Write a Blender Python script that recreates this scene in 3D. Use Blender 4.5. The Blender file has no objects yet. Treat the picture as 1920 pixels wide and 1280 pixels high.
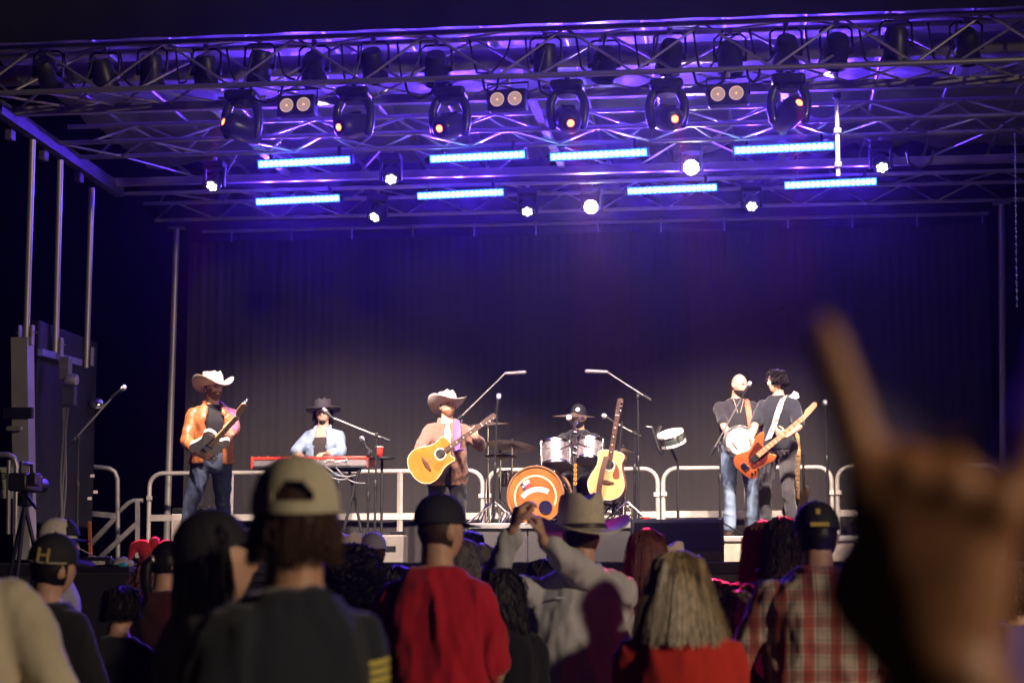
import bpy, bmesh, math, random
import numpy as np
from mathutils import Vector, Matrix, noise, kdtree

random.seed(7)
SC = bpy.context.scene
COL = SC.collection
PI = math.pi

# ------------------------------------------------------------------ camera
F = 3600.0                      # focal length in photo pixels (1920 wide)
CAMZ = 1.45
YAW = math.radians(7.0)
PITCH = math.atan(475.0 / F)
cam_data = bpy.data.cameras.new('camera')
cam = bpy.data.objects.new('camera', cam_data)
COL.objects.link(cam)
cam.location = (0, 0, CAMZ)
cam.rotation_euler = (PI / 2 + PITCH, 0, YAW)
cam_data.sensor_width = 36.0
cam_data.lens = 36.0 * F / 1920.0
cam_data.clip_start = 0.05
cam_data.clip_end = 400
cam_data.dof.use_dof = True
cam_data.dof.focus_distance = 20.3
cam_data.dof.aperture_fstop = 3.4
SC.camera = cam
CM = Matrix.Translation((0, 0, CAMZ)) @ cam.rotation_euler.to_matrix().to_4x4()

# ------------------------------------------------------------------ world (night)
world = bpy.data.worlds.new('World')
SC.world = world
world.use_nodes = True
wn = world.node_tree
sky = wn.nodes.new('ShaderNodeTexSky')
sky.sky_type = 'NISHITA'
sky.sun_disc = False
sky.sun_elevation = math.radians(-8)
sky.sun_rotation = math.radians(180)
bg = wn.nodes['Background']
wn.links.new(sky.outputs[0], bg.inputs[0])
bg.inputs[1].default_value = 0.02

# ------------------------------------------------------------------ exposure
SC.view_settings.view_transform = 'Standard'
SC.view_settings.look = 'None'
SC.view_settings.exposure = 0.3
SC.view_settings.gamma = 1.0
SC.view_settings.use_curve_mapping = False
SC.cycles.use_denoising = True
SC.cycles.max_bounces = 6
SC.cycles.diffuse_bounces = 2
SC.cycles.glossy_bounces = 3
SC.cycles.volume_bounces = 0
SC.cycles.caustics_reflective = False
SC.cycles.caustics_refractive = False
SC.cycles.sample_clamp_indirect = 4.0
SC.cycles.use_light_tree = True


def lamp(name, kind, loc, target, power, color, size=0.0, cone=60, blend=0.3, parent=None):
    d = bpy.data.lights.new(name, kind)
    d.energy = power
    d.color = color
    d.shadow_soft_size = size
    if kind == 'SPOT':
        d.spot_size = math.radians(cone)
        d.spot_blend = blend
    o = bpy.data.objects.new(name, d)
    COL.objects.link(o)
    loc = Vector(loc)
    v = Vector(target) - loc
    m = v.to_track_quat('-Z', 'Y').to_matrix().to_4x4()
    m.translation = loc
    if parent is not None:
        o.parent = parent
        o.matrix_parent_inverse = parent.matrix_world.inverted() if False else Matrix()
        o.matrix_local = wm(parent).inverted() @ m
    else:
        o.matrix_world = m
    return o


# ground flood lamp standing behind the audience on the right (warm white)
FLOOD = lamp('flood_light', 'SPOT', (17.0, -5.0, 7.5), (-1.0, 6.5, 1.3), 6800, (1.0, 0.77, 0.54), 0.45, 66, 0.6)

# ------------------------------------------------------------------ pixel helpers (layout of the place)
def P(px, py, d):
    """point at depth d (metres along the lens axis) seen at photo pixel px, py"""
    return CM @ Vector(((px - 960) / F * d, -(py - 640) / F * d, -d))

def ray(px, py):
    return (P(px, py, 1.0) - CM.translation)

def PY(px, py, Y):
    r = ray(px, py); o = CM.translation
    return o + r * ((Y - o.y) / r.y)

def PZ(px, py, Z):
    r = ray(px, py); o = CM.translation
    return o + r * ((Z - o.z) / r.z)

def PX(px, py, X):
    r = ray(px, py); o = CM.translation
    return o + r * ((X - o.x) / r.x)

def wm(o):
    """world matrix computed without a depsgraph update"""
    m = o.matrix_basis.copy()
    p = o.parent
    while p is not None:
        m = p.matrix_basis @ m
        p = p.parent
    return m

# ------------------------------------------------------------------ materials
MATS = {}
def mat(name, color, rough=0.6, metal=0.0, var=0.0, vscale=8.0, bump=0.0, bscale=60.0, emit=None, estr=0.0,
        coat=0.0, trans=0.0, spec=0.5, sheen=0.0, stretch=None):
    if name in MATS:
        return MATS[name]
    m = bpy.data.materials.new(name)
    m.use_nodes = True
    nt = m.node_tree
    b = nt.nodes['Principled BSDF']
    b.inputs['Base Color'].default_value = (*color, 1)
    b.inputs['Roughness'].default_value = rough
    b.inputs['Metallic'].default_value = metal
    b.inputs['Specular IOR Level'].default_value = spec
    if coat: b.inputs['Coat Weight'].default_value = coat
    if trans: b.inputs['Transmission Weight'].default_value = trans
    if sheen:
        b.inputs['Sheen Weight'].default_value = sheen
        b.inputs['Sheen Roughness'].default_value = 0.5
    if emit:
        b.inputs['Emission Color'].default_value = (*emit, 1)
        b.inputs['Emission Strength'].default_value = estr
        m.cycles.emission_sampling = 'NONE' if estr < 30 else 'AUTO'
    tc = None
    if var or bump:
        tc = nt.nodes.new('ShaderNodeTexCoord')
        src = tc.outputs['Object']
        if stretch:
            mp = nt.nodes.new('ShaderNodeMapping')
            mp.inputs['Scale'].default_value = stretch
            nt.links.new(src, mp.inputs['Vector'])
            src = mp.outputs['Vector']
    if var:
        n = nt.nodes.new('ShaderNodeTexNoise')
        n.inputs['Scale'].default_value = vscale
        n.inputs['Detail'].default_value = 5
        nt.links.new(src, n.inputs['Vector'])
        r = nt.nodes.new('ShaderNodeMapRange')
        r.inputs['From Min'].default_value = 0.3
        r.inputs['From Max'].default_value = 0.7
        r.inputs['To Min'].default_value = 1 - var
        r.inputs['To Max'].default_value = 1 + var
        nt.links.new(n.outputs['Fac'], r.inputs['Value'])
        h = nt.nodes.new('ShaderNodeMix')
        h.data_type = 'RGBA'; h.blend_type = 'MULTIPLY'
        h.inputs['Factor'].default_value = 1.0
        h.inputs[6].default_value = (*color, 1)
        nt.links.new(r.outputs['Result'], h.inputs[7])
        nt.links.new(h.outputs[2], b.inputs['Base Color'])
        r2 = nt.nodes.new('ShaderNodeMapRange')
        r2.inputs['To Min'].default_value = max(0.03, rough - 0.12)
        r2.inputs['To Max'].default_value = min(1, rough + 0.12)
        nt.links.new(n.outputs['Fac'], r2.inputs['Value'])
        nt.links.new(r2.outputs['Result'], b.inputs['Roughness'])
    if bump:
        n2 = nt.nodes.new('ShaderNodeTexNoise')
        n2.inputs['Scale'].default_value = bscale
        n2.inputs['Detail'].default_value = 4
        nt.links.new(src, n2.inputs['Vector'])
        bp = nt.nodes.new('ShaderNodeBump')
        bp.inputs['Strength'].default_value = bump
        bp.inputs['Distance'].default_value = 0.01
        nt.links.new(n2.outputs['Fac'], bp.inputs['Height'])
        nt.links.new(bp.outputs['Normal'], b.inputs['Normal'])
    MATS[name] = m
    return m

def plaid(name):
    m = bpy.data.materials.new(name); m.use_nodes = True
    nt = m.node_tree; b = nt.nodes['Principled BSDF']
    b.inputs['Roughness'].default_value = 0.85
    tc = nt.nodes.new('ShaderNodeTexCoord')
    sep = nt.nodes.new('ShaderNodeSeparateXYZ')
    nz = nt.nodes.new('ShaderNodeTexNoise'); nz.inputs['Scale'].default_value = 6
    mixv = nt.nodes.new('ShaderNodeMix'); mixv.data_type = 'VECTOR'; mixv.inputs['Factor'].default_value = 0.02
    nt.links.new(tc.outputs['Object'], nz.inputs['Vector'])
    nt.links.new(tc.outputs['Object'], mixv.inputs[4]); nt.links.new(nz.outputs['Color'], mixv.inputs[5])
    nt.links.new(mixv.outputs[1], sep.inputs[0])
    def stripes(sock, period, ramp):
        mu = nt.nodes.new('ShaderNodeMath'); mu.operation = 'MULTIPLY'; mu.inputs[1].default_value = 1 / period
        fr = nt.nodes.new('ShaderNodeMath'); fr.operation = 'FRACT'
        cr = nt.nodes.new('ShaderNodeValToRGB'); cr.color_ramp.interpolation = 'CONSTANT'
        while len(cr.color_ramp.elements) > 1: cr.color_ramp.elements.remove(cr.color_ramp.elements[-1])
        cr.color_ramp.elements[0].color = (*ramp[0][1], 1)
        for p, c in ramp[1:]:
            e = cr.color_ramp.elements.new(p); e.color = (*c, 1)
        nt.links.new(sock, mu.inputs[0]); nt.links.new(mu.outputs[0], fr.inputs[0]); nt.links.new(fr.outputs[0], cr.inputs[0])
        return cr.outputs[0]
    W, R, D, G = (0.62, 0.52, 0.44), (0.42, 0.07, 0.05), (0.10, 0.05, 0.05), (0.30, 0.24, 0.22)
    rp = [(0, W), (0.26, G), (0.31, W), (0.40, R), (0.62, D), (0.66, R), (0.80, W), (0.90, D), (0.93, W)]
    a = stripes(sep.outputs[0], 0.105, rp); c = stripes(sep.outputs[2], 0.105, rp)
    mx = nt.nodes.new('ShaderNodeMix'); mx.data_type = 'RGBA'; mx.blend_type = 'MULTIPLY'; mx.inputs['Factor'].default_value = 0.85
    nt.links.new(a, mx.inputs[6]); nt.links.new(c, mx.inputs[7])
    gm = nt.nodes.new('ShaderNodeGamma'); gm.inputs[1].default_value = 0.6
    nt.links.new(mx.outputs[2], gm.inputs[0]); nt.links.new(gm.outputs[0], b.inputs['Base Color'])
    MATS[name] = m
    return m

def volume_mat(name, density, color):
    m = bpy.data.materials.new(name); m.use_nodes = True
    nt = m.node_tree
    nt.nodes.remove(nt.nodes['Principled BSDF'])
    v = nt.nodes.new('ShaderNodeVolumePrincipled')
    v.inputs['Color'].default_value = (*color, 1)
    v.inputs['Density'].default_value = density
    v.inputs['Anisotropy'].default_value = 0.93
    nt.links.new(v.outputs[0], nt.nodes['Material Output'].inputs['Volume'])
    return m

ALU = lambda: mat('aluminium', (0.62, 0.60, 0.58), 0.42, 0.85, var=0.16, vscale=14, bump=0.05, bscale=90)
ALUD = lambda: mat('dull_aluminium', (0.50, 0.48, 0.46), 0.5, 0.6, var=0.2, vscale=6, bump=0.06)
STEEL = lambda: mat('painted_steel', (0.46, 0.44, 0.41), 0.5, 0.25, var=0.2, vscale=5, bump=0.05)
BLK = lambda: mat('black_plastic', (0.018, 0.018, 0.02), 0.42, 0.0, var=0.25, vscale=10, bump=0.05)
BLKM = lambda: mat('black_metal', (0.02, 0.02, 0.022), 0.45, 0.2, var=0.2, vscale=12)
CHR = lambda: mat('chrome', (0.82, 0.80, 0.78), 0.16, 1.0, var=0.08, vscale=20)
CAB = lambda: mat('cable_rubber', (0.015, 0.015, 0.015), 0.5)
WOODD = lambda: mat('dark_wood', (0.10, 0.045, 0.02), 0.45, var=0.35, vscale=6, stretch=(1, 8, 8))

# ------------------------------------------------------------------ geometry collector
class G:
    def __init__(s):
        s.v = []; s.f = []
    def add(s, verts, faces, M=None):
        o = len(s.v)
        if M is not None:
            verts = [M @ Vector(p) for p in verts]
        s.v.extend([tuple(p) for p in verts])
        s.f.extend([tuple(i + o for i in q) for q in faces])
        return s
    def box(s, c, size, M=None):
        x, y, z = (k / 2 for k in size)
        vs = [(c[0] + a * x, c[1] + b * y, c[2] + d * z) for a in (-1, 1) for b in (-1, 1) for d in (-1, 1)]
        fs = [(0, 1, 3, 2), (4, 6, 7, 5), (0, 4, 5, 1), (2, 3, 7, 6), (0, 2, 6, 4), (1, 5, 7, 3)]
        return s.add(vs, fs, M)
    def loft(s, rings, M=None, caps=True, closed=True):
        n = len(rings[0]); vs = []; fs = []
        for r in rings: vs.extend([tuple(p) for p in r])
        for i in range(len(rings) - 1):
            for j in range(n if closed else n - 1):
                k = (j + 1) % n
                fs.append((i * n + j, i * n + k, (i + 1) * n + k, (i + 1) * n + j))
        if caps and closed:
            fs.append(tuple(range(n - 1, -1, -1)))
            b = (len(rings) - 1) * n
            fs.append(tuple(b + j for j in range(n)))
        return s.add(vs, fs, M)
    def tube(s, pts, rad, n=8, M=None, caps=True):
        pts = [Vector(p) for p in pts]
        if not hasattr(rad, '__len__'): rad = [rad] * len(pts)
        rings = []
        t0 = (pts[1] - pts[0]).normalized()
        u = t0.orthogonal().normalized()
        for i, p in enumerate(pts):
            a = pts[max(0, i - 1)]; b = pts[min(len(pts) - 1, i + 1)]
            t = (b - a)
            t = t.normalized() if t.length > 1e-9 else t0
            u = (u - t * u.dot(t)).normalized()
            w = t.cross(u)
            rings.append([p + (u * math.cos(2 * PI * k / n) + w * math.sin(2 * PI * k / n)) * rad[i] for k in range(n)])
        return s.loft(rings, M, caps)
    def limb(s, pts, rad, n=14, step=0.03, M=None):
        """smooth tapering tube with rounded ends through control points"""
        pts = [Vector(p) for p in pts]
        out = []; rr = []
        m = len(pts)
        for i in range(m - 1):
            p0 = pts[max(0, i - 1)]; p1 = pts[i]; p2 = pts[i + 1]; p3 = pts[min(m - 1, i + 2)]
            L = (p2 - p1).length
            k = max(2, int(L / step))
            for j in range(k):
                t = j / k
                q = 0.5 * ((2 * p1) + (p2 - p0) * t + (2 * p0 - 5 * p1 + 4 * p2 - p3) * t * t + (3 * p1 - p0 - 3 * p2 + p3) * t ** 3)
                lin = p1.lerp(p2, t)
                out.append(lin.lerp(q, 0.6)); rr.append(rad[i] * (1 - t) + rad[i + 1] * t)
        out.append(pts[-1]); rr.append(rad[-1])
        a = (out[0] - out[1]).normalized(); b = (out[-1] - out[-2]).normalized()
        ro, re = rr[0], rr[-1]
        head = [(out[0] + a * ro * 0.85, ro * 0.4), (out[0] + a * ro * 0.5, ro * 0.83)]
        tail = [(out[-1] + b * re * 0.5, re * 0.83), (out[-1] + b * re * 0.85, re * 0.4)]
        pp = [h[0] for h in head] + out + [h[0] for h in tail]
        rd = [h[1] for h in head] + rr + [h[1] for h in tail]
        return s.tube(pp, rd, n, M)
    def lathe(s, prof, n=24, M=None, caps=True):
        """profile of (radius, z) round local z"""
        rings = [[(r * math.cos(2 * PI * k / n), r * math.sin(2 * PI * k / n), z) for k in range(n)] for r, z in prof]
        return s.loft(rings, M, caps)
    def ell(s, c, r, n=16, m=10, M=None):
        rings = []
        for i in range(m + 1):
            a = -PI / 2 + PI * (0.04 + 0.92 * i / m)
            rings.append([(c[0] + r[0] * math.cos(a) * math.cos(2 * PI * k / n), c[1] + r[1] * math.cos(a) * math.sin(2 * PI * k / n), c[2] + r[2] * math.sin(a)) for k in range(n)])
        return s.loft(rings, M)
    def prism(s, outline, y0, y1, M=None, round_=0.0):
        """outline in (x, z), extruded along y from y0 to y1"""
        rings = []
        if round_:
            cx = sum(p[0] for p in outline) / len(outline); cz = sum(p[1] for p in outline) / len(outline)
            def ins(k): 
                out = []
                n = len(outline)
                for i in range(n):
                    a = Vector(outline[i - 1]); b = Vector(outline[(i + 1) % n]); p = Vector(outline[i])
                    t = (b - a); nn = Vector((-t.y, t.x)).normalized()
                    if nn.dot(Vector((cx, cz)) - p) < 0 and False: nn = -nn
                    out.append(p + nn * k)
                return out
            sg = 1 if sum(outline[i - 1][0] * outline[i][1] - outline[i][0] * outline[i - 1][1] for i in range(len(outline))) > 0 else -1
            dr = round_ if y1 > y0 else -round_
            for k, y in ((round_, y0), (round_ * 0.3, y0 + dr * 0.3), (0, y0 + dr), (0, y1 - dr), (round_ * 0.3, y1 - dr * 0.3), (round_, y1)):
                rings.append([(q[0], y, q[1]) for q in ins(k * sg)])
        else:
            rings = [[(p[0], y, p[1]) for p in outline] for y in (y0, y1)]
        return s.loft(rings, M)
    def mesh(s, name):
        me = bpy.data.meshes.new(name)
        me.from_pydata(s.v, [], s.f)
        bm = bmesh.new(); bm.from_mesh(me)
        bmesh.ops.recalc_face_normals(bm, faces=bm.faces)
        bm.to_mesh(me); bm.free()
        return me
    def build(s, name, material, parent=None, smooth=True, bevel=0.0, M=None, angle=40):
        me = s.mesh(name)
        return link(name, me, material, parent, smooth, bevel, M, angle)

def link(name, me, material, parent=None, smooth=True, bevel=0.0, M=None, angle=40):
    if material is not None and len(me.materials) == 0:
        me.materials.append(material)
    o = bpy.data.objects.new(name, me)
    COL.objects.link(o)
    if parent is not None: o.parent = parent
    if M is not None: o.matrix_basis = M
    if smooth:
        me.shade_smooth()
        me.set_sharp_from_angle(angle=math.radians(angle))
    if bevel:
        b = o.modifiers.new('bevel', 'BEVEL'); b.width = bevel; b.segments = 2; b.limit_method = 'ANGLE'
        b.angle_limit = math.radians(35)
    return o

def tag(o, label, cat, group=None, kind=None):
    o['label'] = label
    if cat: o['category'] = cat
    if group: o['group'] = group
    if kind: o['kind'] = kind
    return o

def struct(o):
    o['kind'] = 'structure'
    return o

def thing(name, label, cat, loc=(0, 0, 0), rotz=0.0, group=None, M=None):
    o = bpy.data.objects.new(name, None)
    COL.objects.link(o)
    o.empty_display_size = 0.1
    if M is not None: o.matrix_basis = M
    else:
        o.location = loc; o.rotation_euler = (0, 0, rotz)
        o.matrix_basis = Matrix.Translation(loc) @ Matrix.Rotation(rotz, 4, 'Z')
    tag(o, label, cat, group)
    return o

def copy_tree(o, parent=None):
    c = o.copy(); COL.objects.link(c)
    if parent is not None: c.parent = parent
    for ch in [x for x in o.children]:
        copy_tree(ch, c)
    return c

_unit = {}
def rod(name, p0, p1, r, material, parent=None, n=10):
    """straight round bar: shares one unit-cylinder mesh per material"""
    key = (material.name, n)
    if key not in _unit:
        g = G().lathe([(1, 0), (1, 1)], n)
        me = g.mesh('bar'); me.materials.append(material); me.shade_smooth(); me.set_sharp_from_angle(angle=0.7)
        _unit[key] = me
    o = bpy.data.objects.new(name, _unit[key]); COL.objects.link(o)
    p0 = Vector(p0); p1 = Vector(p1)
    v = p1 - p0
    m = v.to_track_quat('Z', 'Y').to_matrix().to_4x4() @ Matrix.Diagonal((r, r, v.length, 1))
    m.translation = p0
    if parent is not None: o.parent = parent
    o.matrix_basis = m
    return o

_ubox = {}
def bar(name, p0, p1, w, h, material, parent=None, up=(0, 0, 1)):
    """straight rectangular bar from p0 to p1"""
    p0 = Vector(p0); p1 = Vector(p1); v = p1 - p0; L = v.length
    key = (material.name, round(w, 4), round(h, 4), round(L, 3))
    if key not in _ubox:
        g = G().box((0, 0, L / 2), (w, h, L))
        me = g.mesh('bar'); me.materials.append(material); _ubox[key] = me
    o = bpy.data.objects.new(name, _ubox[key]); COL.objects.link(o)
    z = v.normalized(); u = Vector(up); y = (u - z * u.dot(z))
    y = y.normalized() if y.length > 1e-5 else z.orthogonal().normalized()
    x = y.cross(z)
    m = Matrix((x, y, z)).transposed().to_4x4(); m.translation = p0
    if parent is not None: o.parent = parent
    o.matrix_basis = m
    return o

def frame(origin, x, y=None, z=None):
    """matrix with local x along x and local z (or y) hinted"""
    x = Vector(x).normalized()
    if z is not None:
        z = Vector(z); z = (z - x * z.dot(x)).normalized(); y = z.cross(x)
    else:
        y = Vector(y); y = (y - x * y.dot(x)).normalized(); z = x.cross(y)
    m = Matrix((x, y, z)).transposed().to_4x4(); m.translation = Vector(origin)
    return m

def text_geo(s, size, M, g, depth=0.0):
    cu = bpy.data.curves.new('t', 'FONT'); cu.body = s; cu.size = size; cu.align_x = 'CENTER'; cu.align_y = 'CENTER'
    cu.extrude = depth
    o = bpy.data.objects.new('t', cu); COL.objects.link(o)
    dg = bpy.context.evaluated_depsgraph_get()
    me = bpy.data.meshes.new_from_object(o.evaluated_get(dg))
    g.add([v.co for v in me.vertices], [tuple(p.vertices) for p in me.polygons], M)
    bpy.data.objects.remove(o); bpy.data.curves.remove(cu); bpy.data.meshes.remove(me)
    return g

def remesh(g, voxel, smooth=4, fac=0.5):
    me = g.mesh('tmp')
    o = bpy.data.objects.new('tmp', me); COL.objects.link(o)
    r = o.modifiers.new('r', 'REMESH'); r.mode = 'VOXEL'; r.voxel_size = voxel; r.use_smooth_shade = True
    if smooth:
        sm = o.modifiers.new('s', 'SMOOTH'); sm.iterations = smooth; sm.factor = fac
    dg = bpy.context.evaluated_depsgraph_get()
    out = bpy.data.meshes.new_from_object(o.evaluated_get(dg))
    bpy.data.objects.remove(o); bpy.data.meshes.remove(me)
    return out

def fold(me, amp, sc=(9, 9, 2.2), seed=0.0, amp2=0.0):
    """cloth folds: stretched noise pushed along the normals"""
    n = len(me.vertices)
    co = np.empty(n * 3); me.vertices.foreach_get('co', co); co = co.reshape(-1, 3)
    no = np.empty(n * 3); me.vertex_normals.foreach_get('vector', no); no = no.reshape(-1, 3)
    d = np.empty(n)
    for i in range(n):
        x, y, z = co[i]
        w = noise.noise((x * 3 + seed, y * 3, z * 3)) * 0.35
        k = 1 - 2 * abs(noise.noise((x * sc[0] + seed + w * 2, y * sc[1] + z * 1.3, z * sc[2] + w)))
        d[i] = amp * (k - 0.4)
        if amp2: d[i] += amp2 * noise.noise((x * 30, y * 30 + seed, z * 14))
        if d[i] < -0.004: d[i] = -0.004 + 0.12 * (d[i] + 0.004)
    co += no * d[:, None]
    me.vertices.foreach_set('co', co.ravel())
    me.update()
# ================================================================== THE SETTING
DECK = 1.75
ZR = 6.10                         # underside of the roof trusses
def yl(py, z=ZR):                 # stage depth of a roof member seen at row py (photo column 300)
    return PZ(300, py, z).y
YA = yl(165); YD = yl(205); YF = yl(263); YG = yl(291); YH = yl(340); YI = yl(362, 6.12); YK = yl(413)
XL, XR = -7.08, 3.0
g = G().box((0, 60, -0.05), (400, 400, 0.1))
struct(g.build('ground', mat('ground_asphalt', (0.045, 0.043, 0.04), 0.9, var=0.3, vscale=3, bump=0.4, bscale=40)))

# stage deck with its trim and skirt
DF = 17.55
st = thing('stage_platform', 'raised black stage platform under the lighting roof, with dark skirt', 'stage', (0, 0, 0))
G().box((-2.0, (DF + 24.6) / 2, DECK - 0.09), (11.4, 24.6 - DF, 0.18)).build('deck', mat('deck_ply', (0.05, 0.047, 0.045), 0.55, var=0.3, vscale=4, bump=0.1), st, False)
G().box((-2.0, DF - 0.012, DECK - 0.06), (11.4, 0.03, 0.10)).build('edge_trim', BLKM(), st, False, 0.004)
sk = G()
n = 160; ring = []
top = [(-7.7 + 11.4 * i / n, DF + 0.02 + 0.025 * math.sin(i * 1.9) + 0.012 * math.sin(i * 0.7), DECK - 0.19) for i in range(n + 1)]
bot = [(p[0], p[1] + 0.02 * math.sin(i * 1.7), 0.02) for i, p in enumerate(top)]
sk.loft([top, bot], caps=False, closed=False)
sk.build('skirt', mat('skirt_cloth', (0.02, 0.02, 0.022), 0.9), st)

# drum riser and the low riser on the other side
ra = P(905, 985, 19.9); rb = P(1185, 985, 19.9)
RZ1 = 2.18
def riser(x0, x1, y0, y1, z, label, facemat):
    t = thing('stage_riser', label, 'riser', ((x0 + x1) / 2, y0, DECK))
    w = x1 - x0
    G().box((0, (y1 - y0) / 2, z - DECK - 0.03), (w, y1 - y0, 0.06)).build('top', mat('riser_top', (0.06, 0.055, 0.05), 0.7, var=0.3), t, False, 0.004)
    for k in range(int(w / 0.5)):
        G().box((-w / 2 + w / int(w / 0.5) * (k + 0.5), 0.03, (z - DECK - 0.06) / 2), (w / int(w / 0.5) - 0.012, 0.03, z - DECK - 0.06)).build('panel', facemat, t, False, 0.004)
    G().box((0, 0.02, z - DECK - 0.03), (w + 0.01, 0.05, 0.055)).build('edge_trim', ALUD(), t, False, 0.004)
    return t
riser(ra.x - 0.1, rb.x + 0.15, ra.y - 0.25, ra.y + 2.2, RZ1, 'tall dark riser carrying the drum kit', mat('riser_carpet', (0.09, 0.085, 0.09), 0.9, bump=0.3))
rc = P(1340, 1010, 20.0); rd = P(1640, 1010, 20.0)
RZ2 = 2.06
riser(rc.x, rd.x, rc.y - 0.02, rc.y + 1.9, RZ2, 'low riser with pale front edge under banjo and bass players', mat('riser_ply', (0.42, 0.36, 0.28), 0.7, var=0.25, vscale=5))

# backdrop curtain
YB = YK + 0.55
bd = thing('backdrop_curtain', 'tall black fabric backdrop hanging across the rear of the stage', 'curtain', (0, YB, DECK))
n = 420; zt = 5.92 - DECK
rows = []
for zi in range(9):
    z = zt * zi / 8
    rows.append([(XL + 0.03 + (XR - XL - 0.10) * i / n,
                  (0.007 * math.sin(i * 0.55 + 2.5 * math.sin(i * 0.05)) * (0.5 + 0.5 * math.sin(i * 0.031)) + 0.03 * math.sin(i * 0.13 + zi * 0.12) + 0.006 * math.sin(i * 1.3 + zi * 0.2)) * (0.5 + 0.5 * zi / 8 if zi > 1 else 0.5), z) for i in range(n + 1)])
G().loft(rows, caps=False, closed=False).build('fabric', mat('backdrop_fabric', (0.042, 0.037, 0.035), 0.95, var=0.12, vscale=2, bump=0.25, bscale=120), bd)
for k in range(13):
    x = XL + 0.6 + k * 0.78
    G().box((x, -0.02, zt + 0.07), (0.018, 0.012, 0.17)).build('tie', mat('tie_cord', (0.5, 0.5, 0.55), 0.8), bd, False)
rod('top_pipe', (XL + 0.2, 0, zt + 0.13), (XR - 0.05, 0, zt + 0.13), 0.022, ALUD(), bd)

# rope hanging from the roof down to the stage at a slant
pa = PY(1560, 540, YB - 0.35); pb = PY(935, 795, YB - 0.35)
tag(G().tube([pa + (pb - pa) * (i / 12) - Vector((0, 0, 0.03 * math.sin(PI * i / 12))) for i in range(13)], 0.008, 6).build('guy_rope', CAB()), 'thin dark rope slanting down across the black backdrop', 'rope')

# ------------------------------------------------------------------ roof steel
def truss(label, chords, x0, x1, webs, step=0.42, r=0.025, rbw=0.0125, chord_mat=None):
    t = thing('roof_truss', label, 'truss', (x0, chords[0][0], chords[0][1]))
    o = Vector((x0, chords[0][0], chords[0][1]))
    cm = chord_mat or ALU()
    for (y, z) in chords:
        rod('chord', Vector((x0, y, z)) - o, Vector((x1, y, z)) - o, r, cm, t, 12)
    for (a, b, ph) in webs:
        n = int((x1 - x0) / step)
        for i in range(n):
            xa = x0 + (i + ph) * step; xb = xa + step
            ca, cb = (chords[a], chords[b]) if i % 2 == 0 else (chords[b], chords[a])
            rod('brace', Vector((xa, *ca)) - o, Vector((min(xb, x1), *cb)) - o, rbw, cm, t, 8)
    return t
def zat(py, Y):                   # height at row py of a member at depth Y (photo column 300)
    return PY(300, py, Y).z
YB2 = YA + 0.33
fa = truss('front box truss carrying the row of dark can lights', [(YA, ZR), (YA - 0.02, zat(80, YA - 0.02)), (YB2, zat(95, YB2))], -8.4, 4.0, [(0, 1, 0), (1, 2, 0.3), (0, 2, 0.6)], 0.62, 0.027)
# upper web seen above the front chord
mt = truss('middle triangular truss above the upper row of blue light bars', [(YF, ZR), (YG, ZR), (yl(233, ZR + 0.24), ZR + 0.24)], XL + 0.02, XR + 0.9, [(0, 1, 0), (1, 2, 0.4), (0, 2, 0.7)], 0.47, 0.026)
rt = truss('rear truss above the black backdrop', [(YK, ZR), (YK - 0.45, ZR + 0.12), (YI, 6.12)], XL - 0.25, XR + 0.4, [(0, 1, 0), (1, 2, 0.5)], 0.40, 0.025, 0.010)
YH2 = YH + 0.30

def beam(label, Y, z, x0, x1, h, w, m):
    o = G().box((0, 0, 0), (x1 - x0, w, h)).build('roof_beam', m, None, False, 0.006, Matrix.Translation(((x0 + x1) / 2, Y, z)))
    return tag(o, label, 'beam', None)
SQ = mat('beam_grey', (0.42, 0.40, 0.38), 0.5, 0.3, var=0.22, vscale=2.5, bump=0.08, bscale=30)
beam('square grey roof beam behind the moving head lights', YD, ZR + 0.02, XL + 0.02, XR + 0.9, 0.085, 0.09, SQ)
beam('square grey roof beam between the two rows of blue light bars', YH, ZR, XL - 0.02, XR + 0.4, 0.085, 0.09, SQ)
YW = YA + 0.75
wz = zat(133, YW)
o = G().lathe([(0.10, 0), (0.10, 11.6)], 20, Matrix.Rotation(PI / 2, 4, 'Y')).build('roof_roller', SQ, None, True, 0, Matrix.Translation((-7.9, YW, wz)))
tag(o, 'thick grey roof roller tube behind the row of can lights', 'roof tube')
# diagonal lattice between the front truss and the square beam
lt = thing('roof_lattice', 'flat lattice of slim bars between front truss and square beam', 'lattice', (0, YA, ZR))
for i in range(22):
    xa = -7.0 + i * 0.5
    for sgn in (0, 1):
        rod('brace', (xa + 0.5 * sgn, 0.0, 0.0), (xa + 0.5 * (1 - sgn), YD - YA, 0.05), 0.0125, ALUD(), lt, 8)
for i, (x, y) in enumerate([(-5.1, 0), (-2.0, 0), (0.4, 0)]):
    bar('strut', (x, YD - YA, 0.05), (x + 0.02, YH - YA, 0.03), 0.07, 0.05, ALU(), lt)
l2 = thing('roof_lattice', 'flat lattice of slim bars between middle truss and rear beam', 'lattice', (0, YG, ZR))
for i in range(13):
    xa = -6.6 + i * 0.78
    rod('brace', (xa + 0.5 * (i % 2), 0.0, 0.0), (xa + 0.5 * (1 - i % 2), YH - YG, 0.03), 0.011, ALUD(), l2, 8)

# rafters under the roof skin
for k in range(15):
    x = -7.0 + k * 0.76
    o = rod('roof_rafter', (x, YA - 0.1, 6.78), (x + 0.05, YK + 0.3, 6.72), 0.022, ALU(), None, 10)
    tag(o, 'round metal rafter running back under the roof skin', 'rafter', 'rafters under the roof skin')
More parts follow.
